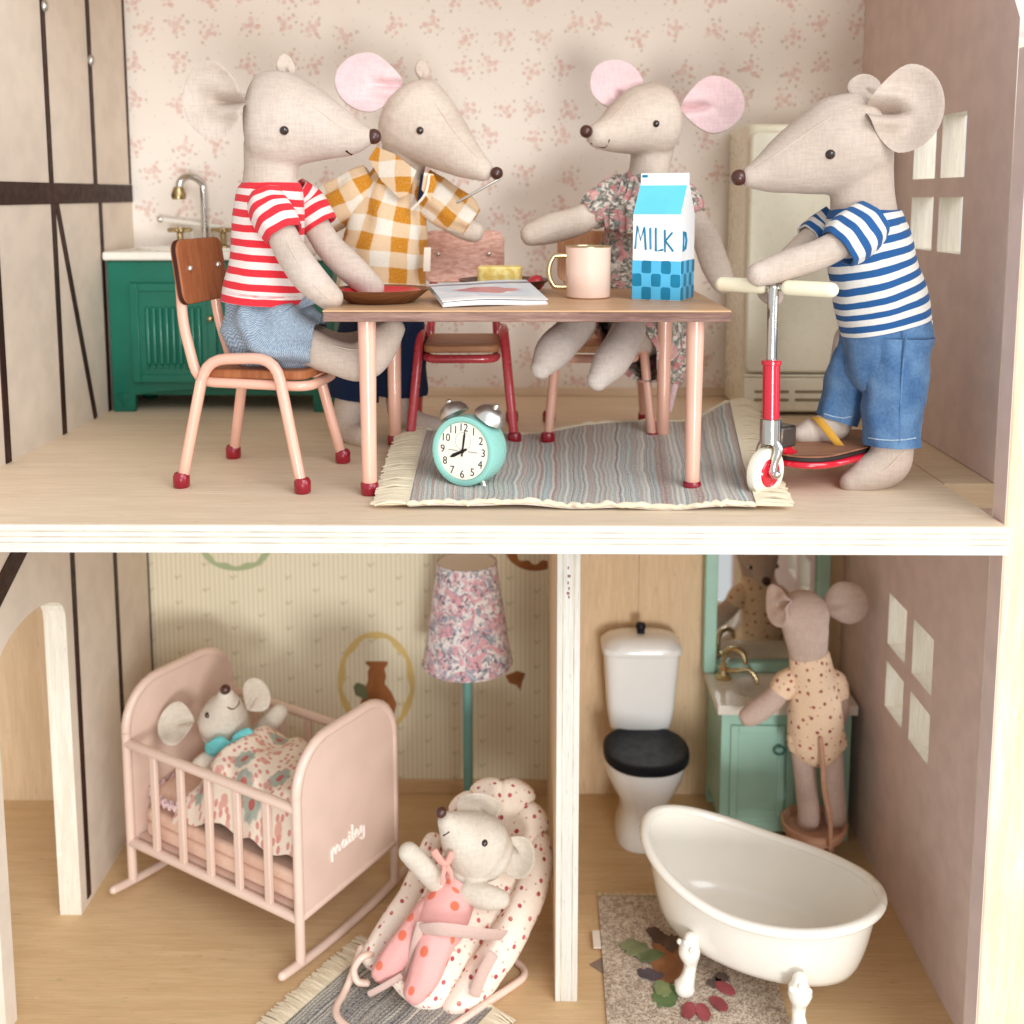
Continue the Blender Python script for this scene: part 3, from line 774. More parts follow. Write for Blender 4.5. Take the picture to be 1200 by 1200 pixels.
# ------------------------------------------------------------------ kitchen cabinet, fridge
def cabinet():
    t = thing("kitchen_sink_cabinet", "dark green sink cabinet with white top and brass taps in the corner", "cabinet", (-13.2, 18.3, 0))
    m_g = paint("bottle_green_enamel", C(0, 104, 84), .35, .45, coat=.2, var=.05)
    m_w = paint("white_enamel_top", C(238, 234, 224), .3, .5, coat=.2, var=.02)
    x0, x1, y0, y1 = -18.25, -8.3, 16.3, 20.3
    c = MB()
    # carcass front apron is arched between the legs
    poly = [(x0+.05, .0), (x0+1.0, .0), (x0+1.05, .75)]
    for k in range(1, 12):
        q = k/12; poly.append((x0+1.05+(x1-x0-2.1)*q, .75+.55*sin(pi*q)*.9 if False else .75+.28*(1-(2*q-1)**2)))
    poly += [(x1-1.05, .75), (x1-1.0, 0), (x1-.05, 0), (x1-.05, 6.7), (x0+.05, 6.7)]
    c.prism(poly, frame((0, y0+.12, 0), (1, 0, 0), (0, 0, 1), (0, 1, 0)), .3)
    c.cube2((x0+.06, y0+.41, .7), (x1-.06, y1, 6.69)); 
    cc = obj("carcass", c, m_g, t, world=True, bevel=.05)
    for x in (x0+.5, x1-.5):
        for y in (y0+.5, y1-.4):
            obj("foot", MB().lathe([(0, 0), (.3, 0), (.38, .12), (.42, .5), (.5, .7), (.5, .8), (0, .8)], Matrix.Translation((x, y, 0)), 18), m_g, t, world=True)
    for k in range(2):
        a, b = x0+1.05+k*4.05, x0+1.05+k*4.05+3.75
        d = MB().cube2((a, y0-.06, 1.35), (b, y0+.115, 5.75)); dd = obj("door", d, m_g, t, world=True, bevel=.05)
        fr = MB()
        for p, q in (((a+.02, 1.37), (a+.38, 5.73)), ((b-.38, 1.37), (b-.02, 5.73)), ((a+.385, 1.37), (b-.385, 1.72)), ((a+.385, 5.38), (b-.385, 5.73))):
            fr.cube2((p[0], y0-.14, p[1]), (q[0], y0-.062, q[1]))
        for i in range(9):
            x = a+.75+i*(b-a-1.5)/8
            fl = MB().loft([(x, y0-.06, 2.25), (x, y0-.06, 4.6)], .12, seg=10, sub=1)
            obj("flute", fl, m_g, dd, world=True)
            obj("bead", MB().ball((x-.02, y0-.12, 2.05), .075, n=6), m_g, dd, world=True)
        obj("door_frame", fr, m_g, dd, world=True, bevel=.03)
        obj("knob", MB().ball((b-.2 if k == 0 else a+.2, y0-.25, 4.2), .14, n=8), m_brass, dd, world=True)
    obj("worktop", MB().cube2((x0-.05, y0-.15, 6.72), (x1+.05, y1+.05, 7.1)), m_w, t, world=True, bevel=.1, bseg=3)
    tx = -14.8
    obj("basin_rim", MB().loft([(tx+2.6*cos(a), 18.2+1.5*sin(a), 7.13) for a in [2*pi*i/24 for i in range(25)]], .09, seg=8, sub=1), m_w, t, world=True)
    ty = 19.6
    sp = [(tx+.0, ty, 7.1), (tx, ty, 9.6), (tx-.1, ty-.1, 10.15), (tx-.45, ty-.5, 10.4), (tx-.75, ty-.9, 10.2), (tx-.82, ty-1.0, 9.75)]
    s_ = obj("tap_spout", MB().loft(sp, .17, seg=12, sub=4), m_silver, t, world=True)
    obj("tap_nozzle", MB().lathe([(0, -.1), (.3, -.1), (.34, .1), (.22, .45), (0, .5)], Matrix.Translation((tx-.83, ty-1.02, 9.45)), 16), m_oldbrass, s_, world=True)
    for dx in (-1.0, 1.0):
        h = obj("tap_handle", MB().lathe([(0, 0), (.32, 0), (.3, .12), (.14, .2), (.14, .7), (.24, .78), (.2, .95), (0, 1.)], Matrix.Translation((tx+dx-.1, ty-.2, 7.1)), 16), m_oldbrass, t, world=True)
        obj("cross_bar", MB().tube([(tx+dx-.55, ty-.3, 7.95), (tx+dx+.35, ty-.1, 7.95)], .1, 8).tube([(tx+dx-.1, ty-.65, 7.95), (tx+dx-.1, ty+.25, 7.95)], .1, 8), m_oldbrass, h, world=True)
    a, b = at(188, 257, 19.9), at(330, 276, 19.9)
    r_ = obj("towel_rail", MB().tube([a, b], .12, 10), m_w, t, world=True)
    obj("rail_end", MB().ball(a, .17, n=8), m_satin, r_, world=True)
    # rail is carried by two wall brackets that stand on the worktop
    for q in (.25, .8):
        p = a.lerp(b, q); obj("rail_post", MB().tube([(p.x, p.y+.1, 7.1), (p.x, p.y+.1, p.z)], .08, 8), m_w, t, world=True)
cabinet()
def fridge():
    t = thing("refrigerator", "cream enamel refrigerator behind the boy mouse by the right wall", "refrigerator", (12, 18, 0))
    m_c = paint("cream_enamel", C(240, 235, 212), .3, .5, coat=.3, var=.008)
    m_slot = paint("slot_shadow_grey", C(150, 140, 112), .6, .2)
    x0, x1, y0, y1, zt = 9.45, 15.2, 15.75, 20.25, 12.5
    obj("body", MB().prism(rrect(x1-x0, y1-y0-.3, .35, 4, (x0+x1)/2, (y0+y1)/2+.15), Matrix.Translation((0, 0, .1)), zt-.1), m_c, t, world=True, bevel=.12, bseg=3)
    dr_ = obj("door", MB().prism(rrect(x1-x0-.12, zt-2.3, .3, 5, (x0+x1)/2, 1.95+(zt-2.3)/2), frame((0, y0+.25, 0), (1, 0, 0), (0, 0, 1)), .42), m_c, t, world=True, bevel=.1, bseg=3)
    kp = obj("kick_panel", MB().cube2((x0+.05, y0-.02, .2), (x1-.05, y0+.28, 1.7)), m_c, t, world=True, bevel=.08)
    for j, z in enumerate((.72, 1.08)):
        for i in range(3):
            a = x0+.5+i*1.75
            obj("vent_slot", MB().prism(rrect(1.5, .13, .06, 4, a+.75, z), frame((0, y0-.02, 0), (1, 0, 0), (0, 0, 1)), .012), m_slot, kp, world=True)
    obj("trim_line", MB().cube2((x0+.06, y0-.05, 1.72), (x1-.06, y0+.2, 1.84)), m_c, t, world=True, bevel=.04)
    obj("handle", MB().tube(arc_path([(x1-.7, y0-.15, 6.2), (x1-.7, y0-.5, 6.3), (x1-.7, y0-.5, 8.6), (x1-.7, y0-.15, 8.7)], .2), .12, 10), m_satin, dr_, world=True)
fridge()

# ------------------------------------------------------------------ rugs
def stripe_rug(name, label, corners, palette, nu, seed, lift, fringe_m, base, period, fringe_ends=(True, True), fr_len=1.1, hem_edge=None):
    """woven rug; u runs across the stripes from one fringed end to the other, v along them"""
    t = thing(name, label, "rug", base)
    c00, c10, c11, c01 = [Vector((x, y, 0)) for x, y in corners]
    def P(u, v): return c00*(1-u)*(1-v) + c10*u*(1-v) + c11*u*v + c01*(1-u)*v
    Lu, Lv = ((c10-c00).length+(c11-c01).length)/2, ((c01-c00).length+(c11-c10).length)/2
    def f(u, v):
        p = P(u, v); return (p.x, p.y, base[2]+.11+lift(u, v)+.012*sin(u*Lu/period*6.28))
    m = Mat("rag_weave", .95, .08, sheen=.2); U_, V_, _ = m.sep(m.uv()); p = m.uv()
    w = m.noise(m.comb(U_*.3, V_*.35), 1., 2.)
    uu = U_ + (w-.5)*.5
    n = m.node('ShaderNodeTexNoise', noise_dimensions='1D'); m.plug(n.inputs['W'], uu); n.inputs['Scale'].default_value = 1.6; n.inputs['Detail'].default_value = 2.5; n.inputs['Roughness'].default_value = .75
    cr = m.node('ShaderNodeValToRGB'); m.plug(cr.inputs[0], m.ramp(V(m, n.outputs[0]), .34, .66))
    el = cr.color_ramp; el.interpolation = 'CONSTANT' if 0 else 'LINEAR'
    while len(el.elements) < len(palette): el.elements.new(.5)
    for e_, (pos, col_) in zip(el.elements, palette): e_.position = pos; e_.color = C(*col_)
    c = V(m, cr.outputs[0])
    yarn = ((uu*(6.283/period)).sin()*.5+.5)*((V_*(6.283/.16)+(uu*(6.283/period/2)).sin()*3).sin()*.5+.5)
    c = m.mix(m.ramp(yarn, .0, .4, .2, 0.), c, C(96, 90, 88))
    c = m.mix(m.ramp(m.noise(p, 9., 3.), .3, .7, .06, .36), c, C(232, 226, 214))
    m.col(c); m.bump(yarn + m.noise(p, 16., 2.)*.6, .8, .06)
    obj("weave", MB().sheet(f, nu, max(8, int(nu*Lv/Lu)), lambda u, v: (u*Lu, v*Lv), thick=.1), m.mat, t, world=True, angle=70)
    # crocheted edge thread along the two long sides
    ed = MB(); rr = random.Random(seed)
    for v in (0, 1):
        pts = [Vector(f(i/70, v)) + Vector((0, rr.uniform(-.05, .05), rr.uniform(-.03, .05))) for i in range(71)]
        ed.loft(pts, [rr.uniform(.05, .1) for _ in pts], seg=6, sub=1)
    obj("edge_stitching", ed, hem_edge or fringe_m, t, world=True)['kind'] = 'stuff'
    for e_, on in zip((0, 1), fringe_ends):
        if not on: continue
        fr = MB(); n_ = int(Lv/.06)
        for i in range(n_+1):
            v = i/n_; a = Vector(f(e_, v)); d = (P(1, v)-P(0, v)).normalized()*(1 if e_ else -1)
            L = fr_len*rr.uniform(.9, 1.08); sd = Vector((-d.y, d.x, 0))*rr.uniform(-.07, .07)
            z = rr.uniform(-.05, .06)
            pts = [a, a+d*L*.5+sd*.5+Vector((0, 0, z+lift(e_, v)*.1)), a+d*L+sd+Vector((0, 0, -.05))]
            pts = [Vector((p_.x, p_.y, max(p_.z, base[2]+.05))) for p_ in pts]
            fr.loft(pts, [.055, .05, .035], seg=5, sub=2, cap=(False, False), hem=0)
        obj("fringe", fr, fringe_m, t, world=True)['kind'] = 'stuff'
    return t
m_fringe = cloth("ecru_cotton", lambda m, p: C(232, 218, 190), uvs=False, weave=7.)
pal1 = [(.0, (226, 218, 204)), (.12, (140, 176, 184)), (.2, (214, 208, 196)), (.3, (128, 128, 134)), (.38, (222, 216, 204)), (.45, (186, 126, 106)), (.52, (226, 220, 208)), (.6, (150, 190, 194)), (.68, (216, 204, 184)), (.76, (104, 108, 122)), (.84, (220, 214, 202)), (1.0, (176, 140, 130))]
def lift1(u, v):
        return .9*exp(-((u-1.02)/.12)**2)*max(0, v-.4)*1.9 + .13*(1+sin(9*u+2*v))*v + .03*(1+sin(23*u+3*v)) + .03*(1+sin(3.1*v+7*u)) + .06*(1+sin(3.1*v+7*u))*.5
stripe_rug("striped_rug", "multicoloured woven rag rug under the table with cream fringes", [(-3.5, 1.55), (7.0, 1.55), (8.35, 12.9), (-3.8, 10.9)], pal1, 70, 3, lift1, m_fringe, (1.5, 6.5, 0), .17)

# ------------------------------------------------------------------ scooter
def scooter():
    t = thing("kick_scooter", "red kick scooter with cream grips and white front wheel ridden by a mouse", "scooter", (9.5, 5.0, 0))
    m_red = paint("scooter_red_enamel", C(200, 16, 44), .2, .55, coat=.6, var=.04)
    m_grip = paint("cream_rubber_grip", C(240, 232, 204), .55, .3, var=.03)
    m_tyre = paint("cream_rubber_tyre", C(240, 234, 214), .5, .3, var=.04)
    m_deck = wood("deck_plywood", C(172, 122, 92), C(128, 84, 62), 0, .5, 1.)
    W = Vector((7.62, 3.1, .81)); hd = Vector((.78, .63, 0)).normalized(); side = Vector((hd.y, -hd.x, 0))   # hd points to the rear
    Mw = frame(W, hd, (0, 0, 1), side)
    wh = obj("wheel", MB().lathe([(.38, -.19), (.44, -.19), (.67, -.19), (.77, -.12), (.79, 0), (.77, .12), (.67, .19), (.44, .19), (.38, .19)], Mw, 36), m_tyre, t, world=True)
    obj("wheel_hub", MB().lathe([(0, -.205), (.3, -.205), (.42, -.23), (.46, -.19), (.46, .19), (.42, .23), (.3, .205), (0, .205)], Mw, 28), m_redcap if 0 else m_red, wh, world=True)
    top = at(906, 338, 3.25); bot = Vector((W.x, W.y, 1.95)) + hd*.05; bot.x = at(902, 522, 3.2).x
    dirs = (top-bot).normalized()
    z1 = at(904, 425, 3.22)
    obj("head_collar", MB().loft([bot-dirs*.2, bot+dirs*.55], .34, seg=20, sub=1, capk=.15), m_silver, t, world=True)
    obj("lower_stem", MB().loft([bot+dirs*.5, z1], .27, seg=20, sub=1, capk=.15), m_red, t, world=True)
    obj("stem_lip", MB().loft([z1-dirs*.05, z1+dirs*.06], .31, seg=20, sub=1, capk=.15), m_red, t, world=True)
    obj("upper_stem", MB().loft([z1, top], .165, seg=18, sub=1), m_silver, t, world=True)
    for s in (-1, 1):
        o = side*.3*s
        obj("fork", MB().loft([bot-dirs*.1+o*.4, bot-dirs*.35+o*1.1, W+Vector((0, 0, .35))+o*1.05+hd*.02, W+o], [.17, .15, .13, .16], seg=10, sub=3), m_silver, t, world=True)
        obj("axle_nut", MB().ball(W+o*1.35, .15, n=8), m_silver, t, world=True)
    # handlebar across the steering direction
    ba, bb = at(842, 329, 4.6), at(979, 344, 2.2); ba.z = bb.z = (ba.z+bb.z)/2
    ax = (bb-ba).normalized(); top2 = (ba+bb)/2
    obj("handlebar", MB().tube([ba+ax*.4, bb-ax*.4], .13, 10), m_silver, t, world=True)
    for p, d in ((ba, 1), (bb, -1)):
        obj("grip", MB().loft([p+ax*d*.15, p+ax*d*1.5], .235, seg=16, sub=1), m_grip, t, world=True)
    # deck: red tray with a wooden board and rubber rim, joined to the head by a dark block
    fr0 = Vector((8.35, 3.75, .85)); L = 5.2; wd = 1.25
    def outline(k, w):
        pts = []
        for i in range(13):
            q = radians(90+180*i/12); pts.append((w*1.0+w*1.1*cos(q), w*sin(q)))
        for i in range(13):
            q = radians(-90+180*i/12); pts.append((L-w+w*.9*cos(q), w*sin(q)))
        return [(x*k+.0, y) for x, y in pts]
    Md = frame(fr0, hd, side, (0, 0, -1)) if False else frame(fr0, hd, (-hd.y, hd.x, 0))
    obj("deck_tray", MB().prism(outline(1, wd), Md, .22), m_red, t, world=True, bevel=.09, bseg=3)
    obj("deck_rubber", MB().prism(outline(1, wd-.07), Md @ Matrix.Translation((0, 0, .222)), .13), paint("black_rubber", C(44, 36, 34), .6, .3), t, world=True, bevel=.03)
    obj("deck_board", MB().prism(outline(1, wd-.1), Md @ Matrix.Translation((0, 0, .353)), .06), m_deck, t, world=True, bevel=.02)
    obj("hinge_block", MB().box(bot+hd*.55-dirs*.05, (.75, .62, .7), Matrix(((hd.x, side.x, 0), (hd.y, side.y, 0), (0, 0, 1)))), paint("gunmetal", C(92, 80, 72), .35, .5, .8), t, world=True, bevel=.08)
    obj("neck_tube", MB().tube([bot+hd*.5-Vector((0, 0, .3)), fr0+hd*.7+Vector((0, 0, .1))], .2, 10), m_red, t, world=True)
    rw = fr0+hd*(L-.25)+Vector((0, 0, -.18)); Mr = frame((rw.x, rw.y, .62), hd, (0, 0, 1), side)
    w2 = obj("wheel", MB().lathe([(.25, -.15), (.5, -.17), (.6, -.1), (.62, 0), (.6, .1), (.5, .17), (.25, .15)], Mr, 28), m_tyre, t, world=True)
    obj("wheel_hub", MB().lathe([(0, -.13), (.3, -.13), (.3, .13), (0, .13)], Mr, 20), m_red, w2, world=True)
    return Md
M_deck = scooter()

# ------------------------------------------------------------------ toy mice
def skin(name, c, c2):
    """linen: warp and weft threads of slightly different tone"""
    m = Mat(name, .95, .1, sheen=.08); p = m.obj(); x, y, z = m.sep(p)
    w1 = m.noise(m.comb(x*2.2, y*2.2, z*15.), 1., 2., .6); w2 = m.noise(m.comb(x*15., y*9., z*2.2), 1., 2., .6)
    th = w1*.5 + w2*.5; base = m.mix(m.ramp(m.noise(p, .55, 3.), .35, .65), C(*c), C(*c2))
    cc = m.mix(m.ramp(th, .36, .62, .22, 0.), base, tuple(v*.5 for v in C(*c2)[:3])+(1,))
    m.col(cc); m.bump(th + m.noise(p, 1.4, 3.)*.8, .4, .05)
    return m.mat
m_skin = skin("beige_linen", (202, 185, 172), (193, 175, 161))
m_skin2 = skin("oatmeal_linen", (212, 196, 182), (203, 186, 171))
m_skin_b = skin("cream_cotton", (214, 203, 188), (206, 193, 177))
m_fuzzy = skin("brushed_grey_felt", (228, 214, 204), (216, 202, 192))
m_pinklin = skin("pale_pink_lining", (234, 205, 206), (226, 194, 196))
m_nose = paint("brown_nose_thread", C(70, 36, 28), .35, .45, coat=.3, var=.15)
m_eye = paint("black_bead", C(38, 20, 14), .15, .6, coat=.5, var=.1)
m_thread = paint("dark_thread", C(60, 34, 30), .8, .1, var=.1)
m_seam = paint("seam_thread", C(206, 186, 170), .95, .05, var=.05)

def chain(L):
    """[(px, py, Y, radius px, depth ratio)] -> points and radii in cm"""
    pts = [at(l[0], l[1], l[2]) for l in L]
    ra = [l[3]/sc(l[2]) for l in L]
    rb = [r*(l[4] if len(l) > 4 else .92) for r, l in zip(ra, L)]
    return pts, ra, rb
class Mouse:
    def __init__(s, label, base, body_mat, group=None):
        s.t = thing("toy_mouse", label, "toy mouse", base, 0, group); s.mb = MB(); s.mat = body_mat; s.bvh = None
    def limb(s, L, **k):
        p, a, b = chain(L); s.mb.loft(p, a, b, 20, 4, **k); return s
    def skin(s, voxel=.07, smooth=14):
        s.body = fuse(obj("body", s.mb, s.mat, s.t, world=True), voxel, smooth)
        L = Vector(s.t.location); me = s.body.data
        s.bvh = BVHTree.FromPolygons([(v.co+L)/S for v in me.vertices], [list(p.vertices) for p in me.polygons]); return s
    def hit(s, px, py):
        r = s.bvh.ray_cast(CAM, ray(px, py)); return (r[0], r[1]) if r[0] else (None, None)
    def eye(s, px, py, r=.15, plane=None):
        """bead eye where the sight line meets the head, and its twin mirrored across the head's middle plane (point, normal)"""
        p, n = s.hit(px, py)
        if p is None: return
        def bead(p, n):
            z = n; x = z.orthogonal()
            obj("eye", MB().lathe([(0, -.1), (r*.9, -.06), (r, 0), (r*.8, .06), (r*.4, .1), (0, .11)], frame(p+n*.0, x, z.cross(x)), 14), m_eye, s.t, world=True)
        bead(p, n)
        if plane:
            o, m = Vector(plane[0]), Vector(plane[1]).normalized()
            rf = lambda v: v - m*(2*v.dot(m))
            h = s.bvh.ray_cast(o + rf(CAM-o), rf(ray(px, py)))
            if h[0]: bead(h[0], h[1])
    def nose(s, px, py, Y, r):
        c = at(px, py, Y); q = r/sc(Y)
        obj("nose", MB().ball(c, q, q*1.0, n=12), m_nose, s.t, world=True)
    def line(s, name, pxs, r, mat, lift=.0):
        pts = []
        for x, y in pxs:
            p, n = s.hit(x, y)
            if p is not None: pts.append(p + n*lift)
        if len(pts) > 1: obj(name, MB().loft(pts, r, r, 8, 3), mat, s.t, world=True)
    def ear(s, px, py, Y, rx, ry, roll, n, attach, cup=.18, crease=.35, lining=None, th=.26, pinch=.5, clen=.6, mat=None):
        """cupped round ear; roll in degrees; attach = angle (degrees, seen from the front of the ear) where it is sewn on"""
        k = sc(Y); rx, ry = rx/k, ry/k; n = Vector(n).normalized()
        A0 = Vector((cos(radians(roll)), 0, sin(radians(roll)))); a = (A0 - n*A0.dot(n)).normalized(); b = n.cross(a)
        if b.z < 0 and abs(roll) < 90: b = -b
        c = at(px, py, Y); ta = radians(attach); d = Vector((cos(ta), sin(ta)))
        R = (rx+ry)/2
        def mid(u, q):
            x, y = u*cos(q), u*sin(q)
            al, pe = x*d.x+y*d.y, -x*d.y+y*d.x                     # along and across the sewn direction
            if al > 0: pe *= 1 - pinch*al**1.6
            x, y = al*d.x-pe*d.y, al*d.y+pe*d.x
            k_ = min(1, max(0, (al+clen-.35)/.6)); k_ = k_*k_*(3-2*k_)
            fold = (-exp(-(pe/.1)**2) + .55*exp(-((abs(pe)-.3)/.17)**2)) * k_ * crease * R * .55
            w = cup*R*(u*u*u) + fold + .05*R*sin(3*q+1+2*u)*u
            return c + a*(x*rx) + b*(y*ry) + n*w
        def side(sgn, kk=1.):
            mb = MB(); nu, nq = 14, 44; vs, fs = [], []
            for i in range(nu+1):
                u = i/nu
                for j in range(nq):
                    q = 2*pi*j/nq
                    vs.append(mid(u*kk, q) + n*(sgn*th*.5*sqrt(max(0, 1-(u*kk)**5))))
            for i in range(nu):
                for j in range(nq):
                    j2 = (j+1) % nq; fs.append([i*nq+j, i*nq+j2, (i+1)*nq+j2, (i+1)*nq+j])
            return mb.add(vs, fs)
        m = side(1); o = len(m.v); m2 = side(-1); m.add(m2.v, [f[::-1] for f in m2.f])
        e = obj("ear", m, mat or s.mat, s.t, world=True, angle=80)
        if lining: obj("ear_lining", _lift(side(1, .965), n*.022), lining, e, world=True, angle=80)
    def wear(s, name, lofts, mat, parent=None, seg=36, sub=5, wrinkle=.06, fold=.02, cap=(False, False), wf=1.3):
        mb = MB()
        for L in lofts:
            p, a, b = chain(L); mb.loft(p, a, b, seg, sub, cap, wrinkle=wrinkle, wfreq=wf, fold=fold)
        return obj(name, mb, mat, parent or s.t, world=True, angle=70)
def surf_line(o, pxs, r, mat, name="stitching", dash=False):
    """thread that follows the surface of a garment part along the given sight lines"""
    M = inv_of(o).inverted(); me = o.data
    bv = BVHTree.FromPolygons([M @ (v.co/S) for v in me.vertices], [list(p.vertices) for p in me.polygons])
    pts = []
    n = 10*(len(pxs)-1) if dash else 4*(len(pxs)-1)
    for i in range(n+1):
        t = i/n*(len(pxs)-1); k = min(int(t), len(pxs)-2); f = t-k
        h = bv.ray_cast(CAM, ray(pxs[k][0]*(1-f)+pxs[k+1][0]*f, pxs[k][1]*(1-f)+pxs[k+1][1]*f))
        if h[0]: pts.append(h[0]+h[1]*r*.3*(1 if h[1].dot(h[0]-CAM) < 0 else -1))
    mb = MB()
    if dash:
        for a_, b_ in zip(pts[::2], pts[1::2]): mb.tube([a_, b_], r, 5)
    elif len(pts) > 1: mb.loft(pts, r, r, 6, 1)
    if mb.v:
        q = obj(name, mb, mat, o.parent if o.parent.get('category') else o.parent, world=True)
        if dash: q['kind'] = 'stuff'
def _lift(mb, d):
    mb.v = [v+d for v in mb.v]; return mb

def stripe_pat(c1, c2, per, duty=.0, soft=.12):
    def f(m, p):
        u, v, _ = m.sep(p); w = m.noise(p, 1.1, 2.)
        return m.mix(m.ramp(((v+(w-.5)*.07)*(6.283/per)).sin(), duty-soft, duty+soft), C(*c1), C(*c2))
    return f
m_redstripe = cloth("red_striped_jersey", stripe_pat((228, 212, 206), (216, 44, 56), .47), weave=13.)
m_bluestripe = cloth("blue_striped_jersey", stripe_pat((226, 222, 216), (36, 88, 144), .455), weave=13.)
def chambray(m, p):
    u, v, _ = m.sep(p); d = ((u*2+v)*(6.283/.3)).sin(); zz = ((v+(u*(6.283/.3)).sin()*.02)*(6.283/.055)).sin()
    return m.mix(m.ramp(zz*.6+(m.noise(p, 12., 2.)-.5)*2.2, -.8, 1.0), C(112, 130, 150), C(172, 182, 192))
m_chambray = cloth("blue_herringbone_cotton", chambray, weave=12.)
def denim(m, p):
    n = m.noise(p, .9, 4.); t = m.noise(p, 10., 3.)
    return m.mix(m.ramp(n*.8+t*.25, .3, .8), C(58, 96, 142), C(112, 148, 186))
m_denim = cloth("washed_blue_denim", denim, weave=12., fuzz=.5)
m_navy = cloth("navy_cotton", lambda m, p: C(24, 36, 62), weave=11.)
def plaid(m, p):
    u, v, _ = m.sep(p); w = m.noise(p, .8, 2.)
    P_ = 1.2; a = ((u+(w-.5)*.2)*(6.283/P_)).sin(); b = ((v+(w-.5)*.2)*(6.283/P_)).sin()
    A_, B_ = m.ramp(a, -.12, .12), m.ramp(b, -.12, .12)
    fine = m.noise(p, 14., 2.)
    c = m.mix(A_*.5+B_*.5, C(226, 218, 206), C(210, 150, 52))
    c = m.mix(A_*B_, c, C(192, 124, 16))
    return m.mix(m.ramp(fine, .4, .75, 0., .25), c, C(226, 196, 140))
m_plaid = cloth("mustard_check_cotton", plaid, weave=12.)
def liberty(m, p):
    sh = [(0, 0, .16), (.2, .05, .1), (-.12, .16, .1), (.02, -.2, .09), (-.26, -.05, .07)]
    a, rn = m.spots(p, .62, sh, .9, True, .2)
    pk = a[0].max(a[1]).max(a[2]); gr = a[3].max(a[4])
    b, _ = m.spots(m.vadd(p, (5, 3, 0)), .3, [(0, 0, .07), (.1, .02, .05)], .95, True, .1)
    c = m.mix(m.ramp(m.noise(p, 4., 3., .6, 1.5), .42, .56), C(226, 214, 200), C(140, 132, 120))
    c = m.mix(b[0].max(b[1])*.8, c, C(92, 92, 92))
    c = m.mix(gr*.8, c, C(120, 140, 132))
    return m.mix(pk*.75, c, m.mix(rn[1], C(206, 120, 122), C(222, 170, 168)))
m_liberty = cloth("grey_pink_flowered_cotton", liberty, weave=12.)
m_liberty_shade = cloth("lilac_flowered_cotton", lambda m, p: (lambda q: q)(liberty(m, p)), weave=12.)

# --- mouse in the red striped top, seated on the near chair
YM = 5.75
a = Mouse("toy mouse in red striped shirt and blue gathered bottoms sitting on the left chair", (-9.0, YM, 3.9), m_skin, "big toy mice on the upper floor")
a.limb([(311, 142, YM, 57, .84), (332, 143, YM, 58, .84), (360, 147, YM-.05, 47, .86), (388, 154, YM-.1, 34, .9), (414, 160, YM-.15, 22.5, .95), (432, 160, YM-.2, 11, 1)], capk=.5)
a.limb([(318, 170, YM, 32), (317, 203, YM, 31), (317, 235, YM, 36), (315, 290, YM, 39), (312, 350, YM, 40), (322, 385, YM, 42)])
a.limb([(318, 245, 4.75, 17), (338, 290, 4.3, 19), (362, 325, 3.9, 20), (388, 350, 3.85, 16)])
a.limb([(355, 235, 6.9, 15), (383, 285, 6.6, 17), (412, 315, 6.2, 18), (437, 338, 5.9, 15)])
a.limb([(345, 400, 5.0, 25), (390, 418, 4.9, 21), (425, 424, 4.8, 24), (447, 402, 4.75, 22), (462, 385, 4.7, 14)])
a.limb([(350, 395, 6.9, 25), (390, 410, 6.7, 22), (425, 410, 6.6, 24), (448, 390, 6.5, 19), (460, 378, 6.5, 12)])
a.skin()
a.nose(438, 160, YM-.2, 9)
pa = (at(330, 143, YM), (0, 1, 0))
a.eye(333, 153, .15, pa)
a.line("mouth", [(406, 177), (412, 181), (419, 184)], .035, m_thread)
a.line("seam", [(336, 283), (352, 312), (370, 336), (388, 352)], .018, m_seam); a.line("seam", [(390, 405), (420, 410), (436, 396)], .018, m_seam); a.line("seam", [(318, 96), (345, 108), (372, 128), (400, 148), (428, 153)], .02, m_seam)
a.ear(254, 119, YM-.8, 36, 45, 8, (-.05, -.99, .02), -8, cup=.3, crease=.6, clen=.7, pinch=.32)
a.ear(334, 80, YM+1.25, 11, 16, 10, (.5, -.85, .2), -90, cup=.25, crease=.4)
a.wear("shirt", [[(317, 214, YM, 33, .95), (317, 225, YM, 38, .95), (315, 255, YM, 41, .95), (313, 300, YM, 43, .95), (311, 334, YM, 48, .97), (310, 354, YM, 51.5, 1.)]], m_redstripe, wrinkle=.05, fold=.012)
sh = a.t.children[-1]
a.wear("sleeve", [[(310, 228, 5.0, 20), (316, 245, 4.75, 25), (326, 262, 4.5, 25), (333, 275, 4.35, 23)]], m_redstripe, sh, wrinkle=.04)
a.wear("sleeve", [[(345, 222, 6.6, 18), (357, 236, 6.85, 22), (368, 252, 6.8, 22), (376, 265, 6.75, 21)]], m_redstripe, sh, wrinkle=.04)
a.wear("skirt", [[(311, 344, YM, 41, .95), (312, 356, YM, 45, .97), (315, 366, YM, 54, .97), (321, 380, YM, 56, 1.), (338, 394, YM, 49, 1.15), (358, 401, YM, 38, 1.45), (374, 403, YM, 31, 1.7)]], m_chambray, seg=64, wrinkle=.14, fold=.12)

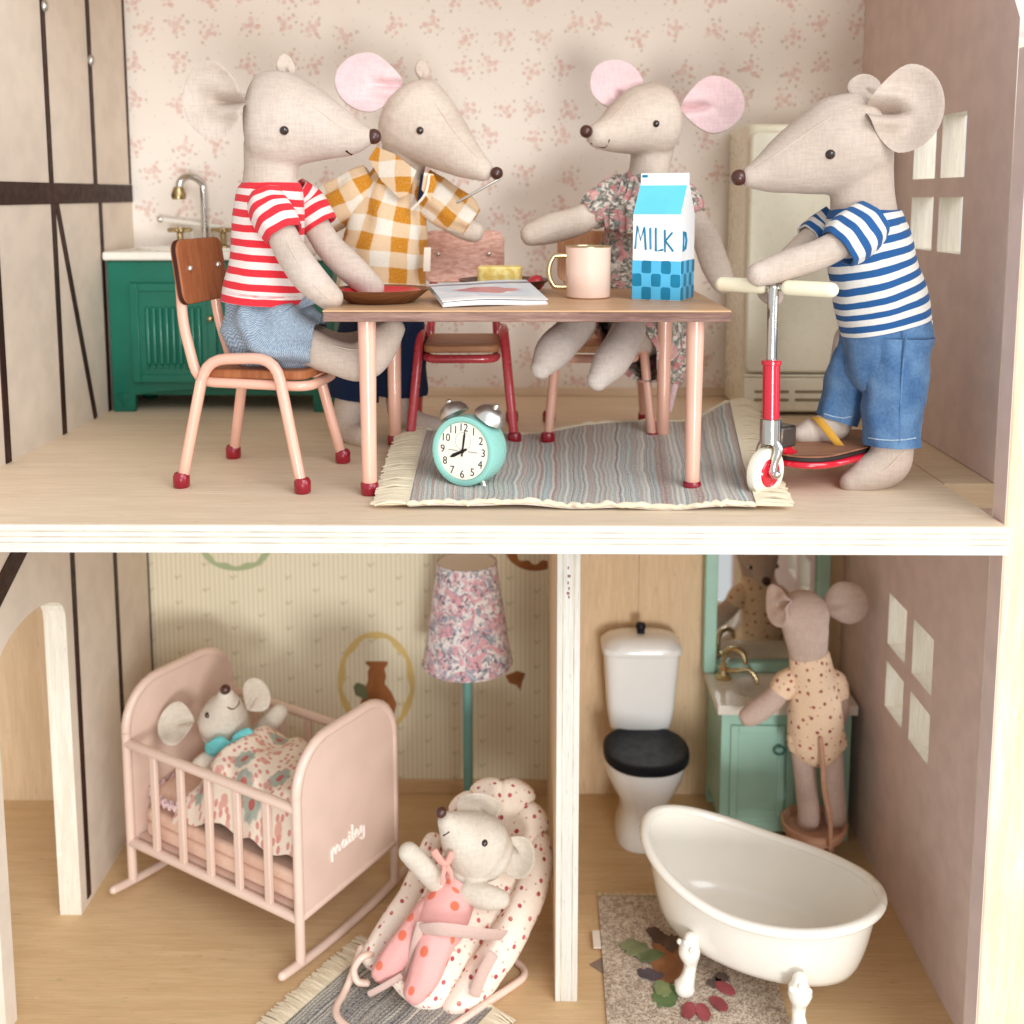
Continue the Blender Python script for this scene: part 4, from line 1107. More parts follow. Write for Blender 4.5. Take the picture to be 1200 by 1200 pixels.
# --- mouse in the checked shirt, standing behind the table
YB_ = 11.6
b = Mouse("toy mouse in mustard checked shirt and navy trousers standing behind the table", (-5.6, YB_, 0), m_skin2, "big toy mice on the upper floor")
b.limb([(484, 138, 11.4, 49, .88), (502, 152, 11.1, 44, .88), (522, 168, 10.7, 34.5, .9), (546, 187, 10.2, 23, .95), (568, 201, 9.8, 12.5, 1.)], capk=.75)
b.limb([(478, 160, 11.6, 28), (470, 200, YB_, 27), (458, 240, YB_, 32), (452, 300, YB_, 36), (450, 365, YB_, 38)])
b.limb([(430, 380, YB_, 24), (420, 430, YB_-.2, 21), (408, 485, YB_-.5, 18), (412, 507, YB_-1.0, 14), (425, 512, YB_-1.6, 13)])
b.limb([(470, 380, YB_, 24), (472, 430, YB_, 21), (470, 480, YB_, 17), (488, 496, YB_-.3, 15), (512, 500, YB_-.4, 12)])
b.limb([(500, 240, YB_-.1, 14), (535, 262, YB_, 15), (556, 272, YB_, 13)])
b.limb([(430, 225, YB_, 14), (385, 245, YB_+.1, 15), (360, 268, YB_-.1, 14), (362, 292, YB_-.3, 12)])
b.skin()
b.nose(582, 203, 9.6, 7.5)
pb = (at(500, 150, 11.2), (.25, 1, .05))
b.eye(492, 153, .15)
b.line("mouth", [(550, 207), (552, 212), (556, 215), (563, 216)], .035, m_thread)
b.line("seam", [(552, 275), (566, 276)], .018, m_seam); b.line("seam", [(493, 100), (512, 125), (535, 158), (560, 185), (575, 197)], .02, m_seam)
b.ear(433, 98, 11.2, 40, 34, -6, (.12, -.98, .05), 3, cup=.2, crease=.45, lining=m_pinklin, clen=.5)
b.ear(494, 83, 12.0, 9, 13, 0, (.5, -.85, .2), -90, cup=.2, crease=.3)
b.wear("shirt", [[(470, 203, YB_, 27, .95), (466, 215, YB_, 33, .95), (456, 250, YB_, 43, .95), (449, 300, YB_, 50, .95), (446, 345, YB_, 54, .95)]], m_plaid, wrinkle=.16, fold=.07)
sh = b.t.children[-1]
b.wear("sleeve", [[(440, 214, YB_-.1, 22), (415, 230, YB_-.1, 27), (388, 243, YB_, 26), (364, 262, YB_-.1, 24)]], m_plaid, sh, wrinkle=.16, fold=.05)
b.wear("sleeve", [[(492, 218, YB_-.1, 20), (512, 232, YB_-.1, 25), (535, 250, YB_, 24), (552, 262, YB_, 20)]], m_plaid, sh, wrinkle=.16, fold=.05)
def flap(pxs, Y, mat, parent, name, th=.07, bulge=.1):
    """a stitched cloth flap with thickness, its corners given on depth planes"""
    pts = [at(x, y, q) for x, y, q in pxs]; c = sum(pts, Vector())/len(pts); mb = MB(); n = len(pts)
    vs = pts + [p+Vector((0, th, 0)) for p in pts] + [c+Vector((0, -bulge, 0)), c+Vector((0, th, 0))]
    fs = [[i, (i+1) % n, 2*n] for i in range(n)] + [[n+(i+1) % n, n+i, 2*n+1] for i in range(n)] + [[i, n+i, n+(i+1) % n, (i+1) % n] for i in range(n)]
    us = [[(vs[k].x, vs[k].z) for k in f] for f in fs]
    mb.add(vs, fs, us); return obj(name, mb, mat, parent, world=True, angle=50)
flap([(441, 172, 10.6), (462, 180, 10.2), (488, 200, 10.0), (478, 228, 10.0), (468, 232, 10.05), (447, 212, 10.3), (432, 186, 10.6)], 0, m_plaid, sh, "collar")
flap([(497, 202, 10.0), (508, 204, 10.1), (512, 214, 10.2), (504, 236, 10.1), (494, 222, 10.0)], 0, m_plaid, sh, "collar")
m_tape = cloth("cream_tape", lambda m, p: C(236, 222, 206), uvs=False)
obj("placket", MB().loft([at(503, 205, 9.95), at(498, 228, 9.9), at(482, 246, 10.1)], .05, .03, 8, 4), m_tape, sh, world=True)
flap([(493, 204, 10.05), (499, 207, 10.05), (494, 236, 10.12), (488, 240, 10.12)], 0, m_navy, sh, "shirt_lining")
tagp = [(497, 290, 10.3), (505, 290, 10.3), (504, 318, 10.3), (496, 318, 10.3)]
flap(tagp, 0, m_tape, sh, "care_label", bulge=.02)
b.wear("trousers", [[(449, 335, YB_, 45, .95), (448, 365, YB_, 46, .95), (447, 392, YB_, 44, .95)]], m_navy, wrinkle=.08, fold=.03, cap=(False, True))
tr = b.t.children[-1]
b.wear("trouser_leg", [[(428, 375, YB_, 30), (420, 420, YB_-.2, 30), (412, 466, YB_-.3, 31)]], m_navy, tr, wrinkle=.1, fold=.03)
b.wear("trouser_leg", [[(466, 375, YB_, 31), (470, 420, YB_, 30), (470, 462, YB_, 30)]], m_navy, tr, wrinkle=.1, fold=.03)
p0, p1 = at(586, 209, 9.6), at(536, 237, 9.9)
tag(obj("thin_rod", MB().tube([p0, p1], .055, 8), m_satin, origin=p1), "thin grey metal rod held against the nose of the mouse in checks", "rod")

# --- mouse in the flowered dress, seated behind the milk carton
YC = 12.4
c = Mouse("toy mouse in flowered dress with pink lined ears sitting behind the milk carton", (3.3, YC, 3.9), m_skin2, "big toy mice on the upper floor")
c.limb([(766, 141, YC-.1, 44, .93), (750, 143, YC-.4, 41, .92), (733, 149, YC-.8, 33, .95), (715, 156, YC-1.3, 22.5, 1), (698, 159, YC-1.8, 14, 1)], capk=.7)
c.limb([(766, 168, YC, 25), (760, 205, YC, 24), (755, 240, YC, 30), (752, 300, YC, 36), (752, 360, YC-.2, 38), (748, 385, YC-.8, 38)])
c.limb([(712, 238, YC-.6, 15), (680, 258, YC-1.0, 17), (645, 268, YC-1.3, 18), (622, 275, YC-1.4, 14)])
c.limb([(795, 238, YC-.3, 15), (822, 270, YC-.8, 16), (838, 310, YC-1.2, 17), (848, 332, YC-1.5, 14)])
c.skin()
c.nose(687, 154, YC-2.05, 7.5)
c.eye(769, 145, .14); c.line("seam", [(762, 98), (735, 120), (712, 142), (695, 152)], .018, m_seam); c.line("seam", [(680, 262), (650, 272), (626, 280)], .018, m_seam)
c.line("mouth", [(693, 168), (699, 174), (708, 173), (714, 164)], .03, m_thread)
c.ear(722, 103, YC+.3, 34, 30, -38, (.1, -.98, .1), -35, cup=.2, crease=.5, lining=m_pinklin, clen=.5)
c.ear(834, 124, YC+.1, 37, 33, 6, (-.1, -.99, .05), 180, cup=.2, crease=.45, lining=m_pinklin, clen=.5)
c.wear("dress", [[(760, 206, YC, 22, .95), (758, 218, YC, 32, .95), (755, 250, YC, 42, .95), (752, 300, YC, 48, .95), (750, 345, YC-.2, 54, .95), (746, 385, YC-.9, 58, .8), (735, 402, YC-2.0, 56, .55)]], m_liberty, wrinkle=.16, fold=.07)
dr = c.t.children[-1]
c.wear("sleeve", [[(735, 224, YC-.3, 22), (715, 236, YC-.6, 24), (700, 244, YC-.8, 22), (688, 250, YC-.9, 16)]], m_liberty, dr, wrinkle=.14, fold=.05)
c.wear("sleeve", [[(780, 222, YC-.2, 22), (798, 240, YC-.4, 24), (812, 256, YC-.7, 18)]], m_liberty, dr, wrinkle=.14, fold=.05)
c.wear("ruffle", [[(748, 212, YC-1.25, 8, .6), (742, 240, YC-1.45, 13, .5), (738, 270, YC-1.5, 11, .5)]], m_liberty, dr, wrinkle=.2, fold=.08, cap=(True, True))
c.wear("ruffle", [[(732, 214, YC-1.0, 7, .6), (722, 240, YC-1.3, 9, .5), (718, 266, YC-1.4, 8, .5)]], m_liberty, dr, wrinkle=.2, fold=.08, cap=(True, True))
c.wear("skirt_hem", [[(800, 372, YC-1.2, 20, .5), (796, 410, YC-1.3, 15, .4), (790, 446, YC-1.3, 11, .4)]], m_liberty, dr, wrinkle=.15, fold=.05, cap=(True, True))
obj("ribbon_end", MB().loft([at(793, 445, YC-1.3), at(784, 482, YC-1.35)], .11, .05, 8, 2), m_pinklin, dr, world=True)
for L in ([(680, 380, YC-2.2, 20), (664, 395, YC-3.3, 21), (648, 412, YC-4.3, 22), (634, 432, YC-4.9, 13)], [(738, 385, YC-2.4, 20), (728, 405, YC-3.5, 21), (715, 425, YC-4.4, 21), (700, 446, YC-5.0, 13)]):
    p_, ra_, rb_ = chain(L); obj("leg", MB().loft(p_, ra_, rb_, 20, 4), m_fuzzy, c.t, world=True)

# --- boy mouse on the scooter
YD_ = 4.9
d = Mouse("toy mouse in blue striped shirt and jeans standing on the red scooter", (11.2, YD_, 0), m_skin, "big toy mice on the upper floor")
d.limb([(1008, 163, 5.0, 55, .84), (980, 172, 4.95, 57, .84), (952, 182, 4.9, 48, .86), (925, 192, 4.8, 37, .9), (900, 202, 4.75, 25, .95), (877, 208, 4.7, 13, 1.)], capk=.66)
d.limb([(1008, 180, 5.0, 38), (1010, 215, 5.0, 36), (1012, 250, 5.0, 38), (1020, 310, 5.05, 45), (1033, 365, 5.1, 46), (1038, 395, 5.1, 44)])
d.limb([(1000, 275, 4.0, 18), (965, 296, 3.7, 18), (925, 310, 3.45, 18.5), (888, 322, 3.2, 15)])
d.limb([(965, 268, 6.0, 15), (945, 285, 5.6, 15), (922, 310, 4.9, 16), (900, 338, 4.3, 15), (908, 348, 3.9, 12)])
d.limb([(1050, 400, 4.6, 30), (1048, 460, 4.5, 28), (1046, 520, 4.45, 25), (1040, 543, 4.4, 26), (1015, 558, 4.2, 22), (996, 566, 4.1, 14)])
d.limb([(1005, 400, 6.0, 28), (990, 450, 6.2, 22), (982, 490, 6.2, 19), (972, 502, 6.05, 20), (950, 508, 5.8, 18), (938, 510, 5.6, 12)])
d.skin()
d.nose(866, 208, 4.65, 9.5)
pd = (at(960, 180, 4.9), (0, 1, 0))
d.eye(973, 181, .155, pd)
d.line("mouth", [(887, 226), (892, 229), (896, 225), (898, 219)], .04, m_thread)
d.line("seam", [(975, 303), (945, 310), (915, 320), (890, 330)], .018, m_seam); d.line("seam", [(1060, 528), (1035, 553), (1005, 570)], .018, m_seam); d.line("seam", [(998, 128), (970, 140), (940, 160), (912, 180), (884, 198)], .02, m_seam)
d.ear(1058, 130, 4.1, 42, 50, -14, (-.2, -.97, .08), 190, cup=.38, crease=.9, clen=.65)
d.ear(1012, 105, 6.1, 24, 17, 15, (.3, -.9, .3), -60, cup=.2, crease=.3)
d.wear("shirt", [[(1012, 243, 5.0, 34, .95), (1012, 252, 5.0, 42, .95), (1016, 280, 5.0, 48, .95), (1024, 320, 5.05, 51, .95), (1033, 355, 5.1, 53, .95), (1039, 382, 5.1, 52, .95)]], m_bluestripe, wrinkle=.06, fold=.012)
sh = d.t.children[-1]
d.wear("sleeve", [[(1022, 258, 4.2, 26), (1008, 270, 4.0, 31), (992, 283, 3.85, 30), (982, 291, 3.78, 26)]], m_bluestripe, sh, wrinkle=.05)
d.wear("sleeve", [[(980, 258, 5.9, 20), (963, 270, 5.95, 22), (948, 280, 5.75, 19)]], m_bluestripe, sh, wrinkle=.05)
d.wear("jeans", [[(1038, 372, 5.1, 48, .95), (1040, 395, 5.1, 51, .95), (1038, 425, 5.1, 47, .95)]], m_denim, wrinkle=.08, fold=.02, cap=(False, True))
je = d.t.children[-1]
d.wear("jeans_leg", [[(1052, 395, 4.6, 40), (1050, 440, 4.55, 37), (1047, 485, 4.5, 34), (1046, 521, 4.45, 33)]], m_denim, je, wrinkle=.12, fold=.03)
d.wear("jeans_leg", [[(1018, 398, 5.9, 38), (1002, 440, 6.1, 33), (988, 475, 6.15, 27), (982, 492, 6.15, 25)]], m_denim, je, wrinkle=.12, fold=.03)
jl = [o for o in je.children if o.name.startswith("jeans_leg")]
m_stitch = cloth("pale_stitch_thread", lambda m, p: C(176, 196, 214), uvs=False)
surf_line(jl[0], [(1018, 513), (1030, 515), (1046, 516), (1062, 515), (1074, 513)], .022, m_stitch, dash=True)
surf_line(jl[1], [(966, 485), (976, 488), (988, 490), (998, 488)], .022, m_stitch, dash=True)
surf_line(je, [(1000, 400), (1030, 402), (1060, 399), (1082, 394)], .022, m_denim)
x_ = at(1062, 388, 4.0)
obj("side_seam", MB().loft([at(1062, 392, 3.5), at(1058, 430, 3.52), (at(1055, 480, 3.58)), at(1054, 518, 3.6)], .035, .03, 6, 3), m_denim, je, world=True)
obj("waist_label", MB().box(at(1089, 388, 4.9), (.1, .3, .75)), m_tape, je, world=True, bevel=.02)
# elastic strap that holds the foot to the deck
m_strap = cloth("mustard_elastic", lambda m, p: C(206, 154, 62), uvs=False)
ep = [at(950, 492, 6.4), at(957, 490, 5.5), at(968, 502, 5.1), at(982, 520, 4.9), at(992, 533, 4.75), at(992, 542, 4.8)]
tag(obj("elastic_band", MB().loft(ep, [.13]*6, [.05]*6, 8, 4), m_strap, origin=ep[-1]), "mustard elastic band over the mouse's foot on the scooter deck", "elastic band")

# ================================================================== LOWER STOREY
G = -H
# ------------------------------------------------------------------ rocking crib
P0 = Vector((-8.62, 7.95, G)); E1 = Vector((.858, -.513, 0)); E2 = Vector((.513, .858, 0)); CL, CW = 9.7, 5.9
ORG = P0 - E1*CL                                  # near post at the head end; x along the crib, y across it
M_crib = frame(ORG, E1, E2)
m_crib = paint("powder_pink_enamel", C(222, 194, 178), .35, .45, coat=.25, var=.03)
def crib():
    t = thing("rocking_crib", "powder pink rocking crib with slatted sides by the left wall", "crib", ORG + E1*CL/2 + E2*CW/2)
    def board(x, top, name):
        Mx = M_crib @ frame((x-.14, 0, 0), (0, 1, 0), (0, 0, 1))
        out = [(0, 2.1), (0, top-1.9)]
        for k in range(1, 9):
            q = radians(180-90*k/8); out.append((1.75+1.75*cos(q), top-1.9+1.9*sin(q)))
        for k in range(0, 9):
            q = radians(90-90*k/8); out.append((CW-1.75+1.75*cos(q), top-1.9+1.9*sin(q)))
        out.append((CW, 2.1))
        e = obj(name, MB().prism(out[::-1], Mx, .28), m_crib, t, world=True, bevel=.06)
        rim = MB(); rim.loft([Mx @ Vector((a, b, .14)) for a, b in out[1:-1]], .21, seg=12, sub=1, capk=.4)
        obj("rim", rim, m_crib, e, world=True)
        for y in (0, CW):
            obj("post", MB().loft([M_crib @ Vector((x, y, .35)), M_crib @ Vector((x, y, 7.1))], .2, seg=14, sub=1, capk=.1), m_crib, e, world=True)
        obj("cross_rail", MB().loft([M_crib @ Vector((x, 0, 2.2)), M_crib @ Vector((x, CW, 2.2))], .2, seg=12, sub=1), m_crib, e, world=True)
        rk = [M_crib @ Vector((x, -1.0+(CW+2.0)*k/14, .17+.55*((2*k/14-1)**2)*.55)) for k in range(15)]
        obj("rocker", MB().loft(rk, .18, seg=12, sub=1), m_crib, e, world=True)
        return e
    hb = board(0, 9.05, "headboard"); fb = board(CL, 9.0, "footboard")
    for y in (0, CW):
        for z, r in ((6.65, .2), (2.15, .2)):
            obj("side_rail", MB().loft([M_crib @ Vector((0, y, z)), M_crib @ Vector((CL, y, z))], r, seg=12, sub=1), m_crib, t, world=True)
        for k in range(5):
            x = CL*(k+1)/6 + .05
            obj("slat", MB().box(M_crib @ Vector((x, y, 4.4)), (.34, .22, 4.4), M_crib.to_3x3()), m_crib, t, world=True, bevel=.05)
    obj("bed_base", MB().box(M_crib @ Vector((CL/2, CW/2, 2.25)), (CL-.5, CW-.45, .2), M_crib.to_3x3()), m_crib, t, world=True)
    # raised cursive lettering on the foot board
    let = [[(0, -.25), (0, .34), (.02, .12), (.12, .36), (.24, .3), (.24, 0), (.26, .2), (.37, .36), (.48, .28), (.48, .02), (.56, .06)],
           [(.98, .3), (.82, .36), (.7, .18), (.78, 0), (.94, .1), (.99, .34), (1.0, .04), (1.08, .06)],
           [(1.2, .36), (1.19, .04), (1.3, .06)], [(1.2, .52), (1.22, .54)],
           [(1.42, .78), (1.4, .06), (1.52, .06)],
           [(1.6, .2), (1.8, .26), (1.76, .4), (1.64, .32), (1.62, .1), (1.78, .04), (1.9, .12)],
           [(2.2, .32), (2.06, .38), (1.98, .2), (2.08, .06), (2.2, .2), (2.24, .36), (2.22, -.2), (2.1, -.3), (2.0, -.2)]]
    Mt = M_crib @ frame((CL+.14, 1.75, 3.85), (0, 1, 0), (0, 0, 1))
    mb = MB()
    for ln in let: mb.loft([Mt @ Vector((x*.88, y*.82, .02)) for x, y in ln], .05, seg=7, sub=3)
    obj("raised_lettering", mb, paint("white_lettering", C(250, 236, 226), .4, .4), fb, world=True)
crib()
def m_pinkcloth(m, p): return m.mix(m.ramp(m.noise(p, .8, 3.), .3, .7), C(232, 196, 174), C(218, 178, 156))
m_mat = cloth("salmon_cotton", m_pinkcloth, uvs=False, weave=9.)
mt = MB()
mt.prism(rrect(CL-.75, CW-.75, .4), M_crib @ Matrix.Translation((CL/2, CW/2, 2.38)), .62)
mo = obj("crib_mattress", mt, m_mat, origin=M_crib @ Vector((CL/2, CW/2, 2.38)), bevel=.18, bseg=3)
tag(mo, "salmon pink mattress lying in the rocking crib", "mattress")
mt = MB(); mt.prism(rrect(CL-.8, CW-.8, .4), M_crib @ Matrix.Translation((CL/2, CW/2, 3.02)), .55)
obj("mattress_layer", mt, m_mat, mo, world=True, bevel=.18, bseg=3)
# pillow with a gathered edge
pw = thing("pillow", "pink pillow with gathered edge under the crib mouse's head", "pillow", M_crib @ Vector((1.6, 3.0, 3.6)))
def pillow_f(sg):
    def f(u, v):
        x, y = u*2-1, v*2-1; h = (1-x**4)*(1-y**4)
        return M_crib @ Vector((1.65+x*1.35, 3.0+y*2.3, 4.0+sg*.5*h+.05*sin(9*u+4*v)))
    return f
obj("cushion", MB().sheet(pillow_f(1), 16, 20).sheet(pillow_f(-1), 16, 20), m_mat, pw, world=True, angle=80)
fr = MB(); n_ = 90; pts = []
for k in range(n_):
    q = 2*pi*k/n_; cq, sq = cos(q), sin(q); k_ = 1/max(abs(cq), abs(sq))**.8
    pts.append(M_crib @ Vector((1.65+1.4*cq*k_, 3.0+2.35*sq*k_, 4.05+.16*sin(q*31))))
obj("gathered_edge", fr.loft(pts+[pts[0]], .13, seg=6, sub=1), m_pinklin, pw, world=True)
def quilt_pat(m, p):
    a, rn = m.spots(p, 1.9, [(0, 0, .17)], .75, False, .1)
    n = m.vor(p, 1/1.9, .75)
    sub = m.node('ShaderNodeVectorMath', operation='SUBTRACT'); m.plug(sub.inputs[0], p); m.t.links.new(n.outputs['Position'], sub.inputs[1])
    x, y, _ = m.sep(V(m, sub.outputs[0])); d = (x*x+y*y).sqrt(); an = m.math('ARCTAN2', y, x)
    pet = m.ramp(d - (an*8.).sin()*.035 + (m.noise(p, 4., 2.)-.5)*.12, .38, .5, 1., 0.)
    d1, r1 = m.spots(m.vadd(p, (2.2, 1.4, 0)), .34, [(0, 0, .085)], .9, False)
    d2, _ = m.spots(m.vadd(p, (7.2, 4.4, 0)), .95, [(0, 0, .17), (.15, .1, .1)], .8, True, .1)
    c = m.mix(d1[0]*.8, C(238, 222, 204), C(206, 122, 116))
    c = m.mix(d2[0].max(d2[1])*.8, c, C(214, 150, 138))
    c = m.mix(pet*.85, c, m.mix(m.noise(p, 3., 2.), C(136, 160, 152), C(166, 178, 164)))
    return m.mix(a[0], c, C(188, 104, 98))
m_quilt = cloth("dotted_flower_cotton", quilt_pat, weave=11.)
def quilt_f(u, v):
    x = 3.1 - .9*(1-v)*(1-u) + u*6.1; y = -.02 + v*5.6
    z = 4.2 + 3.1*max(0, sin(pi*min(1, v*.92+.06)))**.6*(1-.22*u)*(min(1, u*3.2+.12)) + .16*mnoise.noise(Vector((x*.8, y*.9, 1)))*2 + .1*sin(3*x+2*y)
    if v < .2:
        k = (.2-v)/.2; z -= 1.0*k**1.5 + .12*k*sin(x*2.1); y = .42 + y*.62 + .07*sin(x*2.4)*k
    return M_crib @ Vector((x, y, max(z, 3.35)))
q_ = obj("quilt", MB().sheet(quilt_f, 56, 44, lambda u, v: (u*6.4, v*7.2), thick=.2), m_quilt, origin=M_crib @ Vector((6, 3, 3.6)), angle=80)
tag(q_, "dotted cotton quilt with big teal flowers covering the mouse in the crib", "quilt")

YE = 14.2
e = Mouse("toy mouse with turquoise bow tucked up in the pink crib", (-13.4, 14.0, G+4.5), m_skin_b, "small toy mice on the lower floor")
e.limb([(261, 855, 14.3, 28), (262, 846, 14.15, 31.5), (263, 835, 13.85, 27), (265, 824, 13.45, 18.5), (265, 814, 13.1, 10.5)], capk=.85)
e.limb([(268, 858, 14.2, 20), (284, 888, 13.7, 20), (318, 915, 13.0, 18), (360, 945, 11.9, 12)])
e.limb([(300, 865, 14.6, 13), (318, 846, 14.7, 13), (328, 834, 14.7, 11)])
e.limb([(262, 885, 13.2, 12), (240, 893, 12.9, 12), (232, 896, 12.85, 9)])
e.skin(.06)
e.nose(264, 808, 13.0, 6.5)
e.eye(243, 838, .13); e.line("mouth", [(267, 829), (273, 831), (279, 826), (280, 822)], .03, m_thread)
e.ear(207, 848, 14.0, 21, 26, -12, (.2, -.85, .5), 15, cup=.35, crease=.4, clen=.6)
e.ear(299, 816, 14.8, 17, 22, 25, (.4, -.8, .5), 210, cup=.3, crease=.4)
m_bow = cloth("turquoise_muslin", lambda m, p: m.mix(m.noise(p, 3., 3.), C(88, 178, 182), C(128, 206, 206)), uvs=False)
bw = MB()
for L in ([(272, 876, 12.9, 6), (258, 874, 12.8, 12), (246, 878, 12.8, 10)], [(272, 876, 12.9, 6), (284, 866, 12.9, 11), (293, 860, 12.9, 9)], [(270, 878, 12.85, 6), (264, 888, 12.7, 8), (262, 892, 12.7, 5)], [(274, 878, 12.85, 6), (280, 884, 12.7, 7), (282, 886, 12.7, 4)]):
    p_, ra_, rb_ = chain(L); bw.loft(p_, ra_, [x*.6 for x in rb_], 14, 4, wrinkle=.12, wfreq=3.)
obj("neck_bow", bw, m_bow, e.t, world=True)

# ------------------------------------------------------------------ standard lamp
lp = thing("floor_lamp", "floor lamp with flowered shade on a teal pole", "floor lamp", (-2.62, 17.3, G))
m_teal = paint("dusty_teal_enamel", C(112, 164, 156), .35, .45, coat=.2, var=.03)
obj("base", MB().lathe([(0, 0), (1.3, 0), (1.32, .08), (1.2, .2), (.3, .32), (.26, .6), (0, .6)], seg=36), m_teal, lp)
obj("pole", MB().loft([(0, 0, .4), (0, 0, 9.4)], .23, seg=16, sub=1), m_teal, lp)
def shade_pat(m, p):
    n = m.noise(p, .8, 4., .6, 2.6); n2 = m.noise(m.vadd(p, (3, 2, 0)), 1.1, 4., .6, 3.)
    c = m.mix(m.ramp(n, .45, .56), C(238, 230, 228), C(222, 168, 176))
    c = m.mix(m.ramp(n2, .52, .6), c, C(160, 168, 180))
    return m.mix(m.ramp(m.noise(m.vadd(p, (9, 9, 0)), 3., 3., .6, 1.5), .55, .62), c, C(120, 110, 124))
m_shade = cloth("paisley_cotton", shade_pat, weave=12.)
sd = obj("lamp_shade", MB().lathe([(2.06, 8.35), (1.36, 13.15)], seg=48), m_shade, lp)
sdm = sd.modifiers.new("card", 'SOLIDIFY'); sdm.thickness = .05*S
obj("shade_rim", MB().loft([(2.07*cos(2*pi*k/48), 2.07*sin(2*pi*k/48), 8.35) for k in range(49)], .045, seg=8, sub=1, cap=(False, False), hem=0), m_shade, sd)
obj("shade_rim", MB().loft([(1.36*cos(2*pi*k/48), 1.36*sin(2*pi*k/48), 13.15) for k in range(49)], .045, seg=8, sub=1, cap=(False, False), hem=0), m_shade, sd)
obj("shade_disc", MB().lathe([(0, 12.75), (1.36, 12.75), (1.36, 12.7), (0, 12.7)], seg=36), paint("grey_pink_card", C(206, 186, 182), .9, .1), sd)

# ------------------------------------------------------------------ bedroom rug, bouncer and its mouse
pal2 = [(.0, (210, 200, 184)), (.1, (58, 62, 70)), (.22, (186, 178, 162)), (.3, (50, 54, 62)), (.42, (70, 74, 82)), (.47, (212, 202, 186)), (.53, (62, 66, 72)), (.62, (48, 52, 60)), (.7, (204, 196, 180)), (.78, (66, 70, 76)), (1.0, (190, 182, 166))]
stripe_rug("woven_rug", "dark grey and cream striped rug with fringes under the bouncer seat", [(-9.1, 4.3), (-4.3, 1.3), (-1.1, 5.95), (-5.9, 9.25)], pal2, 50, 5, lambda u, v: .04*(1+sin(9*u+3*v)), m_fringe, (-5, 5.3, G), .15, fr_len=.95)

def dots_pat(bgc, dcs, cell, r, extra=None):
    def f(m, p):
        a, rn = m.spots(p, cell, [(0, 0, r)], .6, False)
        c = m.mix(a[0], C(*bgc), m.mix(rn[1], C(*dcs[0]), C(*dcs[1])))
        if extra:
            b_, _ = m.spots(m.vadd(p, (4.3, 2.1, 0)), cell*.8, [(0, 0, r*.55)], .8, False); c = m.mix(b_[0]*.8, c, C(*extra))
        return c
    return f
m_dotty = cloth("spotted_cream_cotton", dots_pat((244, 228, 212), ((170, 60, 74), (206, 110, 110)), .62, .085, (206, 160, 130)), weave=11.)
def bouncer():
    t = thing("bouncer_seat", "spotted padded baby bouncer with scalloped top on a pink wire frame", "baby seat", (-2.6, 7.6, G))
    def pad(L, name, w=.05, k=.32, seg=28):
        p, ra, rb = chain(L); return obj(name, MB().loft(p, ra, [x*k for x in ra], seg, 5, wrinkle=w, wfreq=1.5, fold=.02), m_dotty, t, world=True, angle=80)
    pad([(588, 950, 10.8, 48), (582, 985, 10.2, 58), (568, 1030, 9.3, 64), (546, 1075, 8.3, 66), (516, 1128, 7.0, 64), (494, 1168, 6.2, 56)], "seat_pad", k=.26)
    for i, (x0, y0, x1, y1, Y0, Y1, r) in enumerate(((575, 985, 541, 942, 10.2, 10.4, 22), (580, 975, 571, 924, 10.3, 10.8, 24), (588, 975, 607, 927, 10.3, 10.8, 25), (595, 985, 629, 958, 10.2, 10.4, 24))):
        p, ra, rb = chain([(x0, y0, Y0, r*.7), ((x0+x1)/2, (y0+y1)/2, (Y0+Y1)/2-.1, r), (x1, y1, Y1, r*.95)])
        obj("scallop", MB().loft(p, ra, [q*.55 for q in ra], 22, 4, wrinkle=.05, wfreq=2.), m_dotty, t, world=True, angle=80)
    pad([(634, 985, 10.0, 12), (632, 1010, 9.6, 18), (616, 1060, 8.6, 21), (590, 1108, 7.6, 23), (560, 1150, 6.8, 24), (534, 1186, 6.1, 22)], "side_bolster", k=.8, seg=20)
    pad([(508, 985, 10.2, 12), (498, 1020, 9.6, 18), (480, 1060, 8.7, 20), (454, 1098, 7.8, 20), (437, 1122, 7.3, 17)], "side_bolster", k=.8, seg=20)
    m_wire = paint("pale_pink_wire", C(238, 206, 188), .35, .45, coat=.2, var=.02)
    z = G+.13
    path = arc_path([(-1.3, 9.6, G+1.6), (-.75, 8.95, z), (.25, 7.75, z), (-2.4, 5.2, z), (-4.6, 3.3, z+.02), (-7.0, 5.6, z+.02), (-6.65, 6.9, z), (-6.2, 7.5, G+1.3)], .6, 6)
    obj("wire_frame", MB().loft(path, .14, seg=10, sub=1), m_wire, t, world=True)
    crl = [at(436, 1118, 7.1), at(424, 1122, 6.9), at(415, 1136, 6.8), at(419, 1150, 6.7), at(430, 1152, 6.7)]
    obj("wire_end", MB().loft(crl, .13, seg=10, sub=4), m_wire, t, world=True)
    back = [at(520, 985, 11.0), at(545, 1040, 10.6), at(560, 1100, 9.8)]
    m_belt = cloth("grey_pink_webbing", lambda m, p: m.mix(m.noise(p, 9., 2.), C(214, 186, 174), C(190, 160, 150)), uvs=False, weave=9.)
    def belt(L, w, name):
        p = [at(*q) for q in L]; obj(name, MB().loft(p, [w]*len(p), [.06]*len(p), 10, 4), m_belt, t, world=True, angle=60)
    belt([(496, 1090, 5.9), (515, 1089, 5.6), (545, 1092, 5.8), (570, 1095, 6.3), (590, 1096, 6.9)], .27, "lap_belt")
    belt([(494, 1082, 6.0), (488, 1102, 5.9), (482, 1130, 6.0), (474, 1150, 6.0)], .17, "crotch_belt")
    belt([(578, 1118, 6.4), (566, 1140, 6.1), (556, 1166, 5.9)], .22, "side_strap")
    belt([(433, 1165, 5.6), (450, 1156, 5.6), (470, 1144, 5.8)], .13, "foot_strap")
bouncer()
